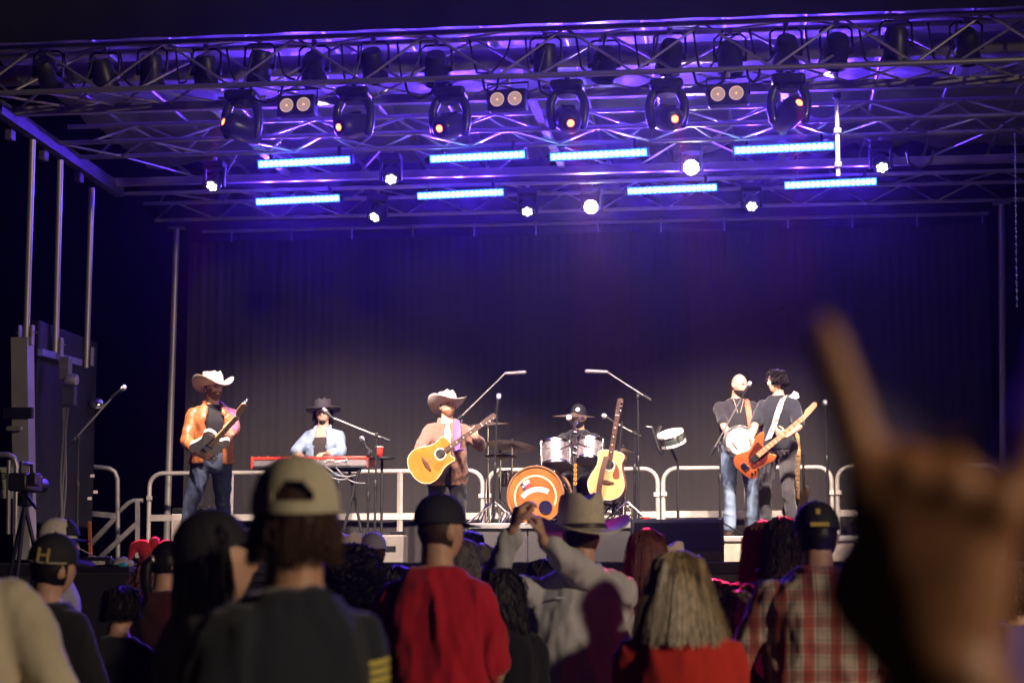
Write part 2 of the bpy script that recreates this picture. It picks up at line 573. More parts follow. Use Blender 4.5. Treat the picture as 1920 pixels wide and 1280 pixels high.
# crumpled roof skin
nx, ny = 150, 60
rows = []
for j in range(ny + 1):
    row = []
    y = YA - 0.2 + (YK + 0.7 - YA + 0.2) * j / ny
    for i in range(nx + 1):
        x = -7.6 + 11.6 * i / nx
        sag = 0.10 * abs(math.sin((x + 7.0) / 0.76 * PI)) ** 0.7
        w = noise.noise((x * 1.1, y * 2.6, 0.3)) * 0.06 + (1 - 2 * abs(noise.noise((x * 1.7 + 4, y * 4.5, 1.3)))) * 0.05
        row.append((x, y, 6.98 - sag + w))
    rows.append(row)
o = G().loft(rows, caps=False, closed=False).build('roof_skin', mat('roof_vinyl', (0.50, 0.48, 0.52), 0.36, var=0.1, vscale=2, bump=0.2, bscale=12))
tag(o, 'crumpled pale vinyl roof skin above the trusses', 'roof')
# black fascia along the front edge of the roof
fz0 = PY(640, 46, YA - 0.35).z - 0.06
fr = []
for zi in range(4):
    fr.append([(-9.5 + 15 * i / 120, YA - 0.35 + 0.015 * math.sin(i * 1.1), fz0 + zi * 0.45) for i in range(121)])
o = G().loft(fr, caps=False, closed=False).build('roof_fascia', mat('fascia_black', (0.012, 0.012, 0.014), 0.9))
tag(o, 'black fabric fascia hanging along the front top edge of the roof', 'fascia')
so = o.modifiers.new('solid', 'SOLIDIFY'); so.thickness = 0.01

# side beam and posts on the stage left side
POST = mat('post_galvanised', (0.55, 0.52, 0.46), 0.42, 0.6, var=0.25, vscale=3, bump=0.08, bscale=25)
sb = thing('side_roof_beam', 'flat steel side beam joining the three slim corner posts to the roof', 'beam', (XL, YD - 0.2, ZR))
bar('beam_web', (0, -0.15, -0.02), (-0.04, YH - YD + 0.45, -0.05), 0.10, 0.14, mat('blue_grey_steel', (0.16, 0.15, 0.20), 0.5, 0.4, var=0.3, vscale=4), sb)
for yy in (0.25, 1.15, 2.2):
    G().box((-0.02, yy, -0.2), (0.07, 0.12, 0.10)).build('bracket', MATS['blue_grey_steel'], sb, False, 0.01)
for (tx, ty, bx_, by_, d, lab) in ((61, 262, 49, 632, 19.06, 'slim galvanised roof post standing on the tall square column'),
                                   (113, 300, 104, 655, 19.8, 'slim galvanised roof post standing on the lift winch'),
                                   (172, 352, 162, 672, 20.8, 'slim galvanised roof post at the rear of the black side panel')):
    tp = thing('roof_post', lab, 'post', P(bx_, by_, d))
    b = P(bx_, by_, d); t_ = P(tx, ty, d)
    rod('tube', (0, 0, -0.1), t_ - b, 0.033, POST, tp, 16)
    for sx in (-0.065, 0.065):
        G().box((sx, 0, 0.02), (0.02, 0.07, 0.2)).build('bracket_plate', SQ, tp, False, 0.004)
    rod('locking_pin', (-0.12, 0, 0.05), (0.12, 0, 0.05), 0.01, CHR(), tp)
pb_ = P(312, 1010, 23.84); pt_ = P(331, 425, 23.84)
tp = thing('roof_post', 'long bare steel post in front of the guardrail at the rear corner', 'post', pb_)
rod('tube', (0, 0, -0.25), pt_ - pb_, 0.042, POST, tp, 16)
G().box((pt_ - pb_) + Vector((0, 0, -0.02)), (0.2, 0.12, 0.03)).build('head_plate', POST, tp, False, 0.004)
pt_ = P(1878.5, 378, 22.77); pb_ = P(1880.5, 1010, 22.77)
tp = thing('roof_post', 'steel post at the far end of the backdrop behind the raised hand', 'post', pb_)
rod('tube', (0, 0, -0.25), pt_ - pb_, 0.045, POST, tp, 16)
G().box((pt_ - pb_) + Vector((0, 0, -0.02)), (0.2, 0.12, 0.03)).build('head_plate', POST, tp, False, 0.004)
# slim vertical drop pipe hanging in the roof
a = P(1568, 130, 18.0); b = P(1572, 330, 18.0)
tp = thing('drop_pipe', 'vertical hanging pipe with clamps crossing the roof beams', 'pipe', b)
rod('tube', (0, 0, 0), a - b, 0.02, ALU(), tp, 12)
for k in (0.1, 0.42, 0.75):
    q = (a - b) * k
    G().box(q, (0.07, 0.07, 0.05)).build('clamp', BLKM(), tp, False, 0.006)
ch = G()
for k in range(46):
    p = P(1903 + 4 * k / 46, 250 + 330 * k / 46, 19.5)
    ch.ell(p, (0.012, 0.006, 0.022) if k % 2 else (0.006, 0.012, 0.022), 8, 4)
tag(ch.build('hoist_chain', CHR()), 'thin hoist chain hanging beside the far rear post', 'chain')

# lift tower and black panel at the left end of the stage
tw = thing('lift_tower', 'black side panel with square grey column, winch and junction box', 'lift tower', P(49, 990, 19.06))
O = P(49, 990, 19.06)
q = P(42, 632, 19.06) - O
bar('column', (q.x * 0, 0, -0.3), q, 0.17, 0.17, SQ, tw)
G().box(P(38, 775, 19.0) - O + Vector((0, -0.05, 0)), (0.3, 0.06, 0.11)).build('column_clamp', BLKM(), tw, False, 0.008)
G().box(P(27, 803, 18.9) - O, (0.16, 0.05, 0.045)).build('shackle', POST, tw, False, 0.01)
G().box((P(62, 820, 19.1) + P(170, 830, 20.8)) / 2 - O + Vector((-0.13, 0.25, 0.15)), (0.16, 1.75, 2.05)).build('side_panel', mat('panel_black', (0.008, 0.008, 0.010), 0.6, var=0.3, vscale=3, bump=0.1, bscale=6), tw, False, 0.02)
bar('panel_rail', P(75, 660, 19.3) - O, P(150, 680, 20.6) - O, 0.05, 0.07, mat('blue_steel', (0.30, 0.29, 0.50), 0.45, 0.4, var=0.2), tw)
G().box(P(117, 692, 19.7) - O + Vector((0.05, -0.05, 0)), (0.12, 0.10, 0.24)).build('winch', mat('winch_grey', (0.22, 0.21, 0.2), 0.5, 0.3, var=0.3), tw, False, 0.015)
G().lathe([(0.05, 0), (0.06, 0.02), (0.06, 0.1), (0.05, 0.12)], 16, Matrix.Translation(P(124, 712, 19.6) - O) @ Matrix.Rotation(PI / 2, 4, 'Y')).build('winch_drum', POST, tw)
G().box(P(122, 743, 19.6) - O + Vector((0.05, -0.03, 0)), (0.15, 0.09, 0.2)).build('junction_box', mat('box_grey', (0.07, 0.07, 0.10), 0.5, var=0.15), tw, False, 0.01)
for dx in (0, 5, 9):
    p0 = P(118 + dx, 760, 19.6) - O; p1 = P(114 + dx * 0.6, 985, 19.6) - O
    G().tube([p0.lerp(p1, k / 8) + Vector((0.01 * math.sin(k + dx), 0, 0)) for k in range(9)], 0.010, 6).build('conduit', mat('conduit_grey', (0.20, 0.19, 0.2), 0.5), tw)
for (px, py) in ((160, 893), (155, 935), (166, 923)):
    G().box(P(px, py, 19.9) - O + Vector((0.11, -0.1, 0)), (0.04, 0.02, 0.03)).build('reflector', mat('reflector_white', (0.8, 0.7, 0.65), 0.3), tw, False)
# round work lamp on the panel
wl = thing('work_lamp', 'round silver dome work lamp on the rear of the black side panel', 'lamp', P(181, 757, 20.9))
G().lathe([(0.02, 0.07), (0.06, 0.055), (0.085, 0.02), (0.09, 0), (0.085, -0.02)], 20, Matrix.Rotation(0.6, 4, 'X')).build('dome', CHR(), wl)
rod('bracket', (0, 0.05, 0), (-0.12, 0.1, 0.02), 0.012, BLKM(), wl)
# wing rail and pale banner at the far left
wr = thing('wing_rail', 'pale metal rail in front of the green banner beside the square column', 'rail', P(5, 935, 18.2))
O2 = P(5, 935, 18.2)
pts = [P(-40, 852, 18.2), P(15, 852, 18.2), P(27, 858, 18.2), P(31, 872, 18.2), P(29, 1000, 18.2)]
G().tube([p - O2 for p in pts], 0.028, 10).build('bent_rail', ALU(), wr)
rod('upright', P(17, 862, 18.2) - O2, P(15, 1000, 18.2) - O2, 0.022, ALU(), wr)
bn = thing('banner', 'pale green printed banner with dark curls behind the wing rail', 'banner', P(-10, 905, 18.5))
O3 = P(-10, 905, 18.5)
G().box((0, 0, 0), (0.42, 0.012, 0.30)).build('cloth', mat('banner_green', (0.50, 0.55, 0.40), 0.8, var=0.2, vscale=5), bn, False, 0.003)
cg = G()
for k in range(3):
    cg.tube([(0.09 + 0.035 * (3 - k) / 2 * math.cos(a / 10), -0.012, 0.02 + 0.05 * (3 - k) / 2 * math.sin(a / 10)) for a in range(5, 50, 4)], 0.006, 5)
cg.build('printed_curl', mat('banner_ink', (0.05, 0.08, 0.06), 0.8), bn)

# ------------------------------------------------------------------ guardrails on the deck
def guardrail(x0p, x1p, label):
    Y = 22.5
    a = PY(x0p, 887 - (x0p - 300) * 0.0098, Y); b = PY(x1p, 887 - (x1p - 300) * 0.0098, Y)
    z = a.z - DECK; w = b.x - a.x
    t = thing('guardrail', label, 'guardrail', (a.x, Y, DECK), 0, 'guardrails along the rear of the stage')
    m = mat('rail_alu', (0.62, 0.57, 0.50), 0.5, 0.35, var=0.18, vscale=5, bump=0.05)
    R = 0.16
    pts = [(0.02, 0, 0.02), (0.02, 0, z - R)] + [(0.02 + R - R * math.cos(k * PI / 12), 0, z - R + R * math.sin(k * PI / 12)) for k in range(1, 7)] + \
          [(w - 0.02 - R + R * math.sin(k * PI / 12), 0, z - R + R * math.cos(k * PI / 12)) for k in range(0, 7)] + [(w - 0.02, 0, 0.02)]
    G().tube(pts, 0.027, 10).build('bent_frame', m, t)
    bar('lower_rail', (0.04, 0, z - 0.535), (w - 0.04, 0, z - 0.535), 0.05, 0.075, m, t)
    bar('middle_post', (w / 2, 0.002, 0.02), (w / 2, 0.002, z - 0.01), 0.055, 0.045, m, t)
    for sx in (0.0, w):
        G().box((sx + (0.03 if sx == 0 else -0.03), -0.03, z - 0.30), (0.07, 0.03, 0.05)).build('hinge', m, t, False, 0.005)
        G().box((sx + (0.04 if sx == 0 else -0.04), 0, 0.01), (0.12, 0.1, 0.02)).build('foot_plate', m, t, False)
guardrail(278, 590, 'guardrail panel beside the long bare steel post')
guardrail(594, 908, 'guardrail panel behind the keyboard stand and singer')
guardrail(912, 1236, 'guardrail panel behind the drum kit')
guardrail(1240, 1562, 'guardrail panel behind the banjo and bass players')
guardrail(1566, 1880, 'guardrail panel behind the raised hand')
# dark cloth strips behind the rails
# side rail and stair handrail
srl = thing('side_rail', 'rounded side rail by the black side panel, over the stairs', 'guardrail', P(222, 1045, 21.5))
OS = P(222, 1045, 21.5)
pts = [P(168, 874, 21.5), P(205, 878, 21.5), P(215, 884, 21.5), P(220, 897, 21.5), P(221, 1050, 21.5)]
G().tube([p - OS for p in pts], 0.028, 10).build('bent_rail', ALUD(), srl)
bar('lower_rail', P(168, 962, 21.5) - OS, P(221, 967, 21.5) - OS, 0.045, 0.06, ALUD(), srl)
bar('diagonal', P(168, 1022, 21.5) - OS, P(217, 970, 21.5) - OS, 0.045, 0.05, ALUD(), srl)
hr = thing('stair_handrail', 'sloping metal stair handrail beside the rounded side rail', 'handrail', P(258, 1010, 21.2))
OH = P(258, 1010, 21.2)
pts = [P(224, 958, 21.2), P(240, 943, 21.2), P(250, 938, 21.2), P(268, 938, 21.2)]
G().tube([p - OH for p in pts], 0.024, 10).build('bent_rail', ALUD(), hr)
bar('post', P(258, 939, 21.2) - OH, P(258, 1045, 21.2) - OH, 0.045, 0.045, ALUD(), hr)
bar('diagonal', P(190, 1043, 21.2) - OH, P(256, 982, 21.2) - OH, 0.045, 0.05, ALUD(), hr)
tag(bar('marker_pole', P(170, 1045, 20.5), P(168, 977, 20.5), 0.03, 0.03, mat('orange_paint', (0.75, 0.20, 0.04), 0.5)), 'thin orange marker strip standing at the edge of the black panel', 'marker')

# ================================================================== LIGHTING RIG
WARM = (1.0, 0.80, 0.70)
def fade_emit(name, col, strength):
    return mat(name, (0.02, 0.02, 0.02), 0.4, emit=col, estr=strength)

# --- can lights on the front truss (they face the stage)
def make_can():
    t = thing('can_light', 'black can light', 'stage light', (0, 0, 0))
    body = G().lathe([(0.045, -0.16), (0.085, -0.155), (0.105, -0.11), (0.112, -0.02), (0.112, 0.10), (0.122, 0.105), (0.122, 0.14), (0.105, 0.14), (0.10, 0.12)], 24)
    b = body.build('can_body', BLK(), t)
    lens = G().lathe([(0.10, 0.125), (0.06, 0.135), (0.01, 0.138)], 20).build('lens', mat('lens_glass', (0.6, 0.55, 0.5), 0.15), b)
    y = G().tube([(-0.135, 0, 0.0), (-0.145, 0, 0.04), (-0.14, 0, 0.19), (-0.10, 0, 0.225), (0.10, 0, 0.225), (0.14, 0, 0.19), (0.145, 0, 0.04), (0.135, 0, 0.0)], 0.011, 8)
    y.build('yoke', BLKM(), t)
    for s in (-1, 1):
        G().lathe([(0.028, 0), (0.03, 0.01), (0.03, 0.035), (0.02, 0.04)], 12, Matrix.Translation((0.112 * s, 0, 0)) @ Matrix.Rotation(PI / 2 * s, 4, 'Y')).build('tilt_knob', BLK(), t)
    G().box((0, 0, 0.255), (0.05, 0.05, 0.07)).build('clamp', mat('clamp_alu', (0.6, 0.58, 0.5), 0.4, 0.7), t, False, 0.006)
    return t
can0 = make_can()
cans = [(90, 140), (195, 143), (285, 135), (386, 137), (487, 127), (589, 131), (700, 124), (818, 130), (1023, 115), (1133, 122), (1256, 108), (1369, 111), (1474, 100), (1568, 97), (1680, 85), (1812, 88)]
can_lab = ['above the left square column', 'beside the hanging loop of cable', 'left of the pale roof roller bracket', 'above the leftmost moving head', 'above and right of the leftmost moving head',
           'above the left pair of blinder lamps', 'above the second moving head', 'above the third moving head', 'right of the middle pair of blinder lamps', 'above the fourth moving head',
           'above the fifth moving head', 'above the right pair of blinder lamps', 'above the rightmost moving head with cables plugged in', 'over the vertical drop pipe', 'on the bare truss right of the drop pipe', 'at the far right end of the truss']
CANY = YA + 0.17
lit = {1: (395, 850, 18.7), 3: (400, 800, 18.7), 4: (410, 830, 18.7), 5: (600, 830, 21.4), 6: (830, 840, 20.3), 7: (850, 800, 20.3), 9: (1040, 900, 20.4), 10: (1140, 860, 20.4), 11: (1390, 820, 20.6), 12: (1440, 800, 20.3), 13: (1450, 850, 20.4)}
can_power = {1: 760, 3: 800, 4: 800, 5: 2600, 6: 1550, 7: 1550, 9: 1100, 10: 1150, 11: 1500, 12: 1500, 13: 1400}
can_copies = [can0] + [copy_tree(can0) for _ in cans[1:]]
for i, (px, py) in enumerate(cans):
    c = can_copies[i]
    loc = PY(px, py, CANY)
    rx = [0.95, 1.15, 0.35, 1.0, 0.2, 1.1, 0.3, 1.15, 0.25, 1.1, 0.35, 1.05, 0.4, 0.8, 0.25, 0.9][i]
    c.matrix_basis = Matrix.Translation(loc)
    c['label'] = 'black can light on the front truss ' + can_lab[i]
    c['group'] = 'can lights on the front truss'
    for ch_ in c.children:
        if ch_.name.startswith(('can_body', 'tilt_knob')):
            base = ch_.matrix_basis.copy()
            ch_.matrix_basis = (Matrix.Rotation((i % 3 - 1) * 0.15, 4, 'Z') @ Matrix.Rotation(-(PI - rx * 0.9), 4, 'X') if ch_.name.startswith('can_body') else Matrix()) @ base
    if i in lit:
        tgt = P(*lit[i])
        v = (tgt - loc).normalized()
        for ch_ in c.children:
            if ch_.name.startswith('can_body'):
                ch_.matrix_basis = v.to_track_quat('Z', 'Y').to_matrix().to_4x4()
        lamp('can_lamp', 'SPOT', loc + v * 0.17, tgt, can_power[i], (1.0, 0.78, 0.68), 0.05, 54, 1.0, c)

# --- moving heads with a red lens
def make_head():
    t = thing('moving_head_light', 'moving head', 'stage light', (0, 0, 0))
    G().box((0, 0, 0.0), (0.30, 0.26, 0.09)).build('base', BLK(), t, True, 0.03)
    for s in (-1, 1):
        G().box((0.17 * s, 0, -0.005), (0.12, 0.035, 0.022)).build('carry_handle', mat('handle_grey', (0.3, 0.3, 0.33), 0.35), t, True, 0.008)
        arm = G().limb([(0.12 * s, 0, -0.07), (0.155 * s, 0, -0.16), (0.15 * s, 0, -0.28), (0.135 * s, 0, -0.36)], [0.045, 0.042, 0.045, 0.04], 12)
        arm.build('yoke_arm', mat('head_grey', (0.045, 0.045, 0.055), 0.3, coat=0.4), t)
        G().box((0.0, 0, 0.06), (0.05, 0.05, 0.05)).build('clamp', CHR(), t, False, 0.006) if s == 1 else None
    G().lathe([(0.10, -0.09), (0.11, -0.06), (0.10, -0.04)], 20).build('pan_collar', BLK(), t)
    h = G().lathe([(0.03, -0.20), (0.09, -0.18), (0.115, -0.10), (0.12, 0.0), (0.115, 0.10), (0.095, 0.17), (0.075, 0.185), (0.06, 0.18)], 24)
    hd = h.build('lamp_head', MATS['head_grey'], t, True, 0, Matrix.Translation((0, 0, -0.30)))
    G().lathe([(0.058, 0.178), (0.04, 0.192), (0.01, 0.2)], 20).build('lens', fade_emit('red_lens', (1.0, 0.10, 0.03), 9.0), hd)
    G().lathe([(0.056, 0.18), (0.066, 0.176), (0.066, 0.19), (0.056, 0.194)], 24).build('lens_ring', BLK(), hd)
    for k in range(4):
        G().box((0.0, 0.112, -0.06 + 0.03 * k), (0.12, 0.02, 0.010)).build('vent_fin', BLK(), hd, False)
    return t
mh0 = make_head()
heads = [(455, 182, 420, 236, 'left of the left blinder pair'), (664, 176, 640, 246, 'right of the left blinder pair'), (844, 176, 828, 246, 'left of the middle blinder pair'),
         (1064, 163, 1072, 237, 'right of the middle blinder pair'), (1250, 161, 1266, 232, 'left of the right blinder pair'), (1478, 152, 1497, 208, 'right of the right blinder pair')]
YM = YA + 0.02
reds = {0: (285, 1010, 12.2), 3: (1215, 990, 10.0), 4: (1425, 985, 9.9), 5: (1440, 1060, 9.9)}
head_copies = [mh0] + [copy_tree(mh0) for _ in heads[1:]]
for i, (px, py, lx, ly, lab) in enumerate(heads):
    c = head_copies[i]
    loc = PY(px, py, YM)
    c.matrix_basis = Matrix.Translation(loc)
    c['label'] = 'black moving head with red lens, ' + lab
    c['group'] = 'moving heads under the front truss'
    hdm = [x for x in c.children if x.name.startswith('lamp_head')][0]
    tgt = P(lx, ly, (loc - CM.translation).length - 0.25)
    v = (tgt - (loc + Vector((0, 0, -0.30))))
    v = Vector((v.x, -0.16, max(-0.22, v.z))).normalized()
    hdm.matrix_basis = Matrix.Translation((0, 0, -0.30)) @ v.to_track_quat('Z', 'Y').to_matrix().to_4x4()
    if i in reds:
        a = P(*reds[i])
        p0 = loc + Vector((0, 0, -0.30)) + v * 0.24
        lamp('red_lamp', 'SPOT', p0, a, 6000, (1.0, 0.03, 0.07), 0.03, 7.5, 0.5, c)

# --- blinders: two round lamps in a black frame
def make_blinder():
    t = thing('blinder_light', 'blinder', 'stage light', (0, 0, 0))
    G().box((0, 0.04, 0), (0.36, 0.12, 0.19)).build('housing', BLK(), t, True, 0.012)
    y = G().tube([(-0.19, 0.04, 0.0), (-0.19, 0.04, 0.16), (0.19, 0.04, 0.16), (0.19, 0.04, 0.0)], 0.010, 6)
    y.build('yoke', BLKM(), t)
    G().box((0, 0.04, 0.19), (0.04, 0.05, 0.06)).build('clamp', MATS['clamp_alu'], t, False, 0.005)
    for s in (-1, 1):
        M_ = Matrix.Translation((0.082 * s, -0.022, 0)) @ Matrix.Rotation(PI / 2, 4, 'X')
        l = G().lathe([(0.066, 0.004), (0.064, 0.012), (0.058, 0.004), (0.045, -0.010), (0.025, -0.022), (0.008, -0.028)], 24, M_).build('reflector', mat('blinder_reflector', (0.85, 0.72, 0.62), 0.22, 0.9, emit=(1.0, 0.62, 0.45), estr=0.35), t)
        G().ell((0, 0, -0.008), (0.014, 0.014, 0.02), 12, 6, M_).build('bulb', fade_emit('blinder_bulb', (1.0, 0.42, 0.15), 1.3), l)
    return t
bl0 = make_blinder()
for i, (px, py, lab) in enumerate([(555, 198, 'pair of pinkish blinder lamps in black frame beside the leftmost moving head'), (950, 187, 'pair of pinkish blinder lamps in black frame between the third and fourth moving heads'), (1364, 177, 'pair of whitish blinder lamps in black frame beside the rightmost moving head')]):
    c = bl0 if i == 0 else copy_tree(bl0)
    c.matrix_basis = Matrix.Translation(PY(px, py, YM - 0.03)) @ Matrix.Rotation(-0.12, 4, 'Z')
    c['label'] = lab; c['group'] = 'blinders under the front truss'

# --- blue light bars
BLUE = (0.10, 0.025, 1.0)
LEDM = fade_emit('led_cyan_white', (0.38, 0.70, 1.0), 6.0)
LEDF = fade_emit('led_strip_blue', (0.02, 0.14, 1.0), 5.0)
def make_bar():
    t = thing('light_bar', 'bar', 'stage light', (0, 0, 0))
    G().box((0, 0.05, 0), (1.05, 0.10, 0.10)).build('housing', BLK(), t, True, 0.01)
    f = G().box((0, -0.003, 0), (1.02, 0.006, 0.082)).build('light_strip', LEDF, t, False)
    pr = None
    for k in range(18):
        if pr is None:
            pr = G().ell((0, 0, 0), (0.025, 0.016, 0.030), 12, 6).build('led', LEDM, f)
            e = pr
        else:
            e = bpy.data.objects.new('led', pr.data); COL.objects.link(e); e.parent = f
        e.matrix_basis = Matrix.Translation((-0.4725 + 0.0556 * k, -0.008, 0))
    for s in (-1, 1):
        G().box((0.38 * s, 0.06, 0.09), (0.03, 0.04, 0.12)).build('bracket', BLKM(), t, False, 0.003)
    return t
lb0 = make_bar()
bars_ = [(570, 304, YG - 0.02, 'in the upper row right of the leftmost white wash light'), (895, 294, YG - 0.02, 'in the upper row above the middle lower bar'), (1122, 290, YG - 0.02, 'in the upper row left of the blazing white lamp'), (1470, 278, YG - 0.02, 'in the upper row beside the vertical drop pipe'),
         (558, 375, YI - 0.05, 'in the lower row over the keyboard player'), (863, 364, YI - 0.05, 'in the lower row over the singer'), (1260, 355, YI - 0.05, 'in the lower row right of the lower blazing lamp'), (1557, 344, YI - 0.05, 'in the lower row below the drop pipe')]
bar_copies = [lb0] + [copy_tree(lb0) for _ in bars_[1:]]
for i, (px, py, Y, lab) in enumerate(bars_):
    c = bar_copies[i]
    loc = PY(px, py, Y)
    c.matrix_basis = Matrix.Translation(loc) @ Matrix.Rotation(-0.10, 4, 'Z') @ Matrix.Rotation(0.25, 4, 'X')
    c['label'] = 'glowing blue light bar ' + lab; c['group'] = 'blue light bars in the roof'
    for k in (-0.33, 0.0, 0.33):
        p0 = loc + Vector((k, -0.09, -0.02))
        lamp('bar_lamp', 'SPOT', p0, p0 + Vector((0, -1, -0.05)), 150, BLUE, 0.0, 140, 1.0, c)

# --- wash lights with seven white dots
def make_wash():
    t = thing('wash_light', 'wash', 'stage light', (0, 0, 0))
    G().box((0, 0, 0.19), (0.22, 0.18, 0.08)).build('base', BLK(), t, True, 0.015)
    for s in (-1, 1):
        G().box((0.105 * s, 0, 0.06), (0.03, 0.07, 0.22)).build('yoke_arm', BLK(), t, True, 0.012)
    h = G().lathe([(0.03, -0.12), (0.07, -0.10), (0.085, -0.03), (0.085, 0.05), (0.075, 0.07), (0.06, 0.065)], 20).build('lamp_head', BLK(), t)
    for k in range(7):
        r = 0 if k == 0 else 0.042
        G().ell((r * math.cos(k * PI / 3), r * math.sin(k * PI / 3), 0.068), (0.019, 0.019, 0.012), 10, 5).build('led', WLED, h)
    G().box((0, 0, 0.25), (0.04, 0.05, 0.05)).build('clamp', MATS['clamp_alu'], t, False, 0.005)
    return t
WLED = fade_emit('led_white', (0.96, 0.90, 1.0), 6.0)
ws0 = make_wash()
washes = [(402, 343, YG + 0.1, 0, 'under the middle truss left of the blue bars'), (733, 330, YG + 0.1, 0, 'under the middle truss between two upper blue bars'), (1652, 308, YG + 0.1, 0, 'under the middle truss right of the drop pipe'),
          (708, 402, YI + 0.1, 0, 'under the rear truss left of the lower middle blue bar'), (989, 391, YI + 0.1, 0, 'under the rear truss right of the lower middle blue bar'), (1409, 381, YI + 0.1, 0, 'under the rear truss over the banjo player'),
          (1296, 314, YG + 0.15, 1, 'upper blazing one aimed at the audience'), (1108, 388, YI + 0.1, 1, 'lower blazing one aimed at the audience')]
wash_copies = [ws0] + [copy_tree(ws0) for _ in washes[1:]]
for i, (px, py, Y, hot, lab) in enumerate(washes):
    c = wash_copies[i]
    loc = PY(px, py, Y)
    c.matrix_basis = Matrix.Translation(loc)
    c['label'] = 'small white wash light ' + lab; c['group'] = 'white wash lights in the roof'
    hd = [x for x in c.children if x.name.startswith('lamp_head')][0]
    if hot:
        v = (CM.translation - loc).normalized()
    else:
        v = Vector(((-0.25, 0.15, 0.1, -0.5, 0.05, 0.05)[i], -0.75, -0.75)).normalized()
    hd.matrix_basis = v.to_track_quat('Z', 'Y').to_matrix().to_4x4() @ Matrix.Rotation(0.4 * i, 4, 'Z')
    if hot:
        G().lathe([(0.078, 0.062), (0.07, 0.085), (0.04, 0.098), (0.005, 0.10)], 24).build('lens', fade_emit('hot_lens', (0.93, 0.88, 1.0), 40.0), hd)
        lamp('wash_lamp', 'SPOT', loc + v * 0.14, loc + v * 3, 150, (0.55, 0.36, 1.0), 0.0, 100, 0.9, c)
    else:
        lamp('wash_lamp', 'SPOT', loc + v * 0.12, loc + v * 3, 90, (0.42, 0.22, 1.0), 0.0, 55, 0.6, c)

# --- cables strung on the trusses
rnd = random.Random(3)
def cable(pts, label, r=0.010, grp='cables slung on the front truss'):
    out = []
    for i in range(len(pts) - 1):
        a, b = Vector(pts[i]), Vector(pts[i + 1])
        for k in range(8):
            t = k / 8
            q = a.lerp(b, t); q.z -= 0.25 * (a - b).length * t * (1 - t)
            out.append(q)
    out.append(Vector(pts[-1]))
    tag(G().tube(out, r, 6).build('power_cable', CAB()), label, 'cable', grp)
for (px, dx) in ((120, 50), (225, 60), (330, 30), (425, 45), (520, 60), (640, 35), (745, 40), (880, 70), (985, 35), (1080, 50), (1190, 40), (1300, 50), (1405, 60), (1510, 40), (1610, 60), (1740, 50)):
    y0 = 92 - (px) * 0.036
    pts = [PY(px, y0 + 14, CANY - 0.1), PY(px + dx * 0.2, y0 + 60 + rnd.random() * 25, CANY - 0.12), PY(px + dx * 0.6, y0 + 72 + rnd.random() * 22, CANY - 0.14), PY(px + dx, y0 + 40, CANY - 0.12), PY(px + dx * 1.1, y0 + 12, CANY - 0.1)]
    cable(pts, 'black power cable looping between can lights on the front truss')
for (px, dx, yy) in ((470, 60, 178), (760, 55, 170), (905, 30, 160), (1010, 40, 165), (1300, 60, 150), (1400, 25, 140), (1700, 50, 300)):
    pts = [PY(px, yy - 14, YM - 0.03), PY(px + dx * 0.1, yy + 6, YM - 0.05), PY(px + dx * 0.5, yy + 14, YM - 0.06), PY(px + dx * 0.9, yy + 4, YM - 0.05), PY(px + dx, yy - 16, YM - 0.03)]
    cable(pts, 'black cable loop drooping under the front truss near the moving heads', 0.012, 'cable loops near the moving heads')
# ================================================================== PEOPLE
SKIN = lambda: mat('skin_fair', (0.58, 0.34, 0.24), 0.5, var=0.08, vscale=20, spec=0.4)
SKIN2 = lambda: mat('skin_tan', (0.46, 0.25, 0.16), 0.5, var=0.08, vscale=20, spec=0.4)
HAIRB = lambda: mat('hair_black', (0.014, 0.011, 0.010), 0.42, var=0.3, vscale=40, spec=0.15)
HAIRN = lambda: mat('hair_brown', (0.055, 0.030, 0.016), 0.5, var=0.3, vscale=40, spec=0.15)
HAIRR = lambda: mat('hair_auburn', (0.13, 0.045, 0.025), 0.45, var=0.3, vscale=40, spec=0.15)
HAIRG = lambda: mat('hair_blonde', (0.42, 0.32, 0.19), 0.36, var=0.6, vscale=14, stretch=(8, 8, 0.6))

def cloth(name, col, rough=0.88, **k):
    k.setdefault('var', 0.10); k.setdefault('vscale', 7); k.setdefault('bump', 0.15); k.setdefault('bscale', 220); k.setdefault('sheen', 0.25)
    return mat(name, col, rough, spec=0.25, **k)

def head_point(x, y, z):
    """unit direction -> point of the face and skull (front +y, up +z), metres"""
    px, py, pz = x * 0.077, y * 0.098, z * 0.122
    if z < 0:
        k = min(1, -z)
        px *= 1 - 0.30 * k ** 1.3
        if y > 0: py += 0.010 * k
        else: py *= 1 - 0.35 * k
    if y > 0.1:
        py += 0.030 * math.exp(-((x / 0.15) ** 2 + ((z + 0.20) / 0.14) ** 2))
        py += 0.012 * math.exp(-((x / 0.13) ** 2 + ((z + 0.02) / 0.16) ** 2))
        py += 0.007 * math.exp(-(((abs(x) - 0.3) / 0.3) ** 2 + ((z - 0.16) / 0.07) ** 2))
        py -= 0.014 * math.exp(-(((abs(x) - 0.40) / 0.15) ** 2 + ((z - 0.01) / 0.10) ** 2))
        py += 0.006 * math.exp(-((x / 0.22) ** 2 + ((z + 0.53) / 0.06) ** 2))
        py -= 0.004 * math.exp(-((x / 0.25) ** 2 + ((z + 0.47) / 0.03) ** 2))
        py += 0.010 * math.exp(-((x / 0.2) ** 2 + ((z + 0.86) / 0.14) ** 2))
    return (px, py, pz)

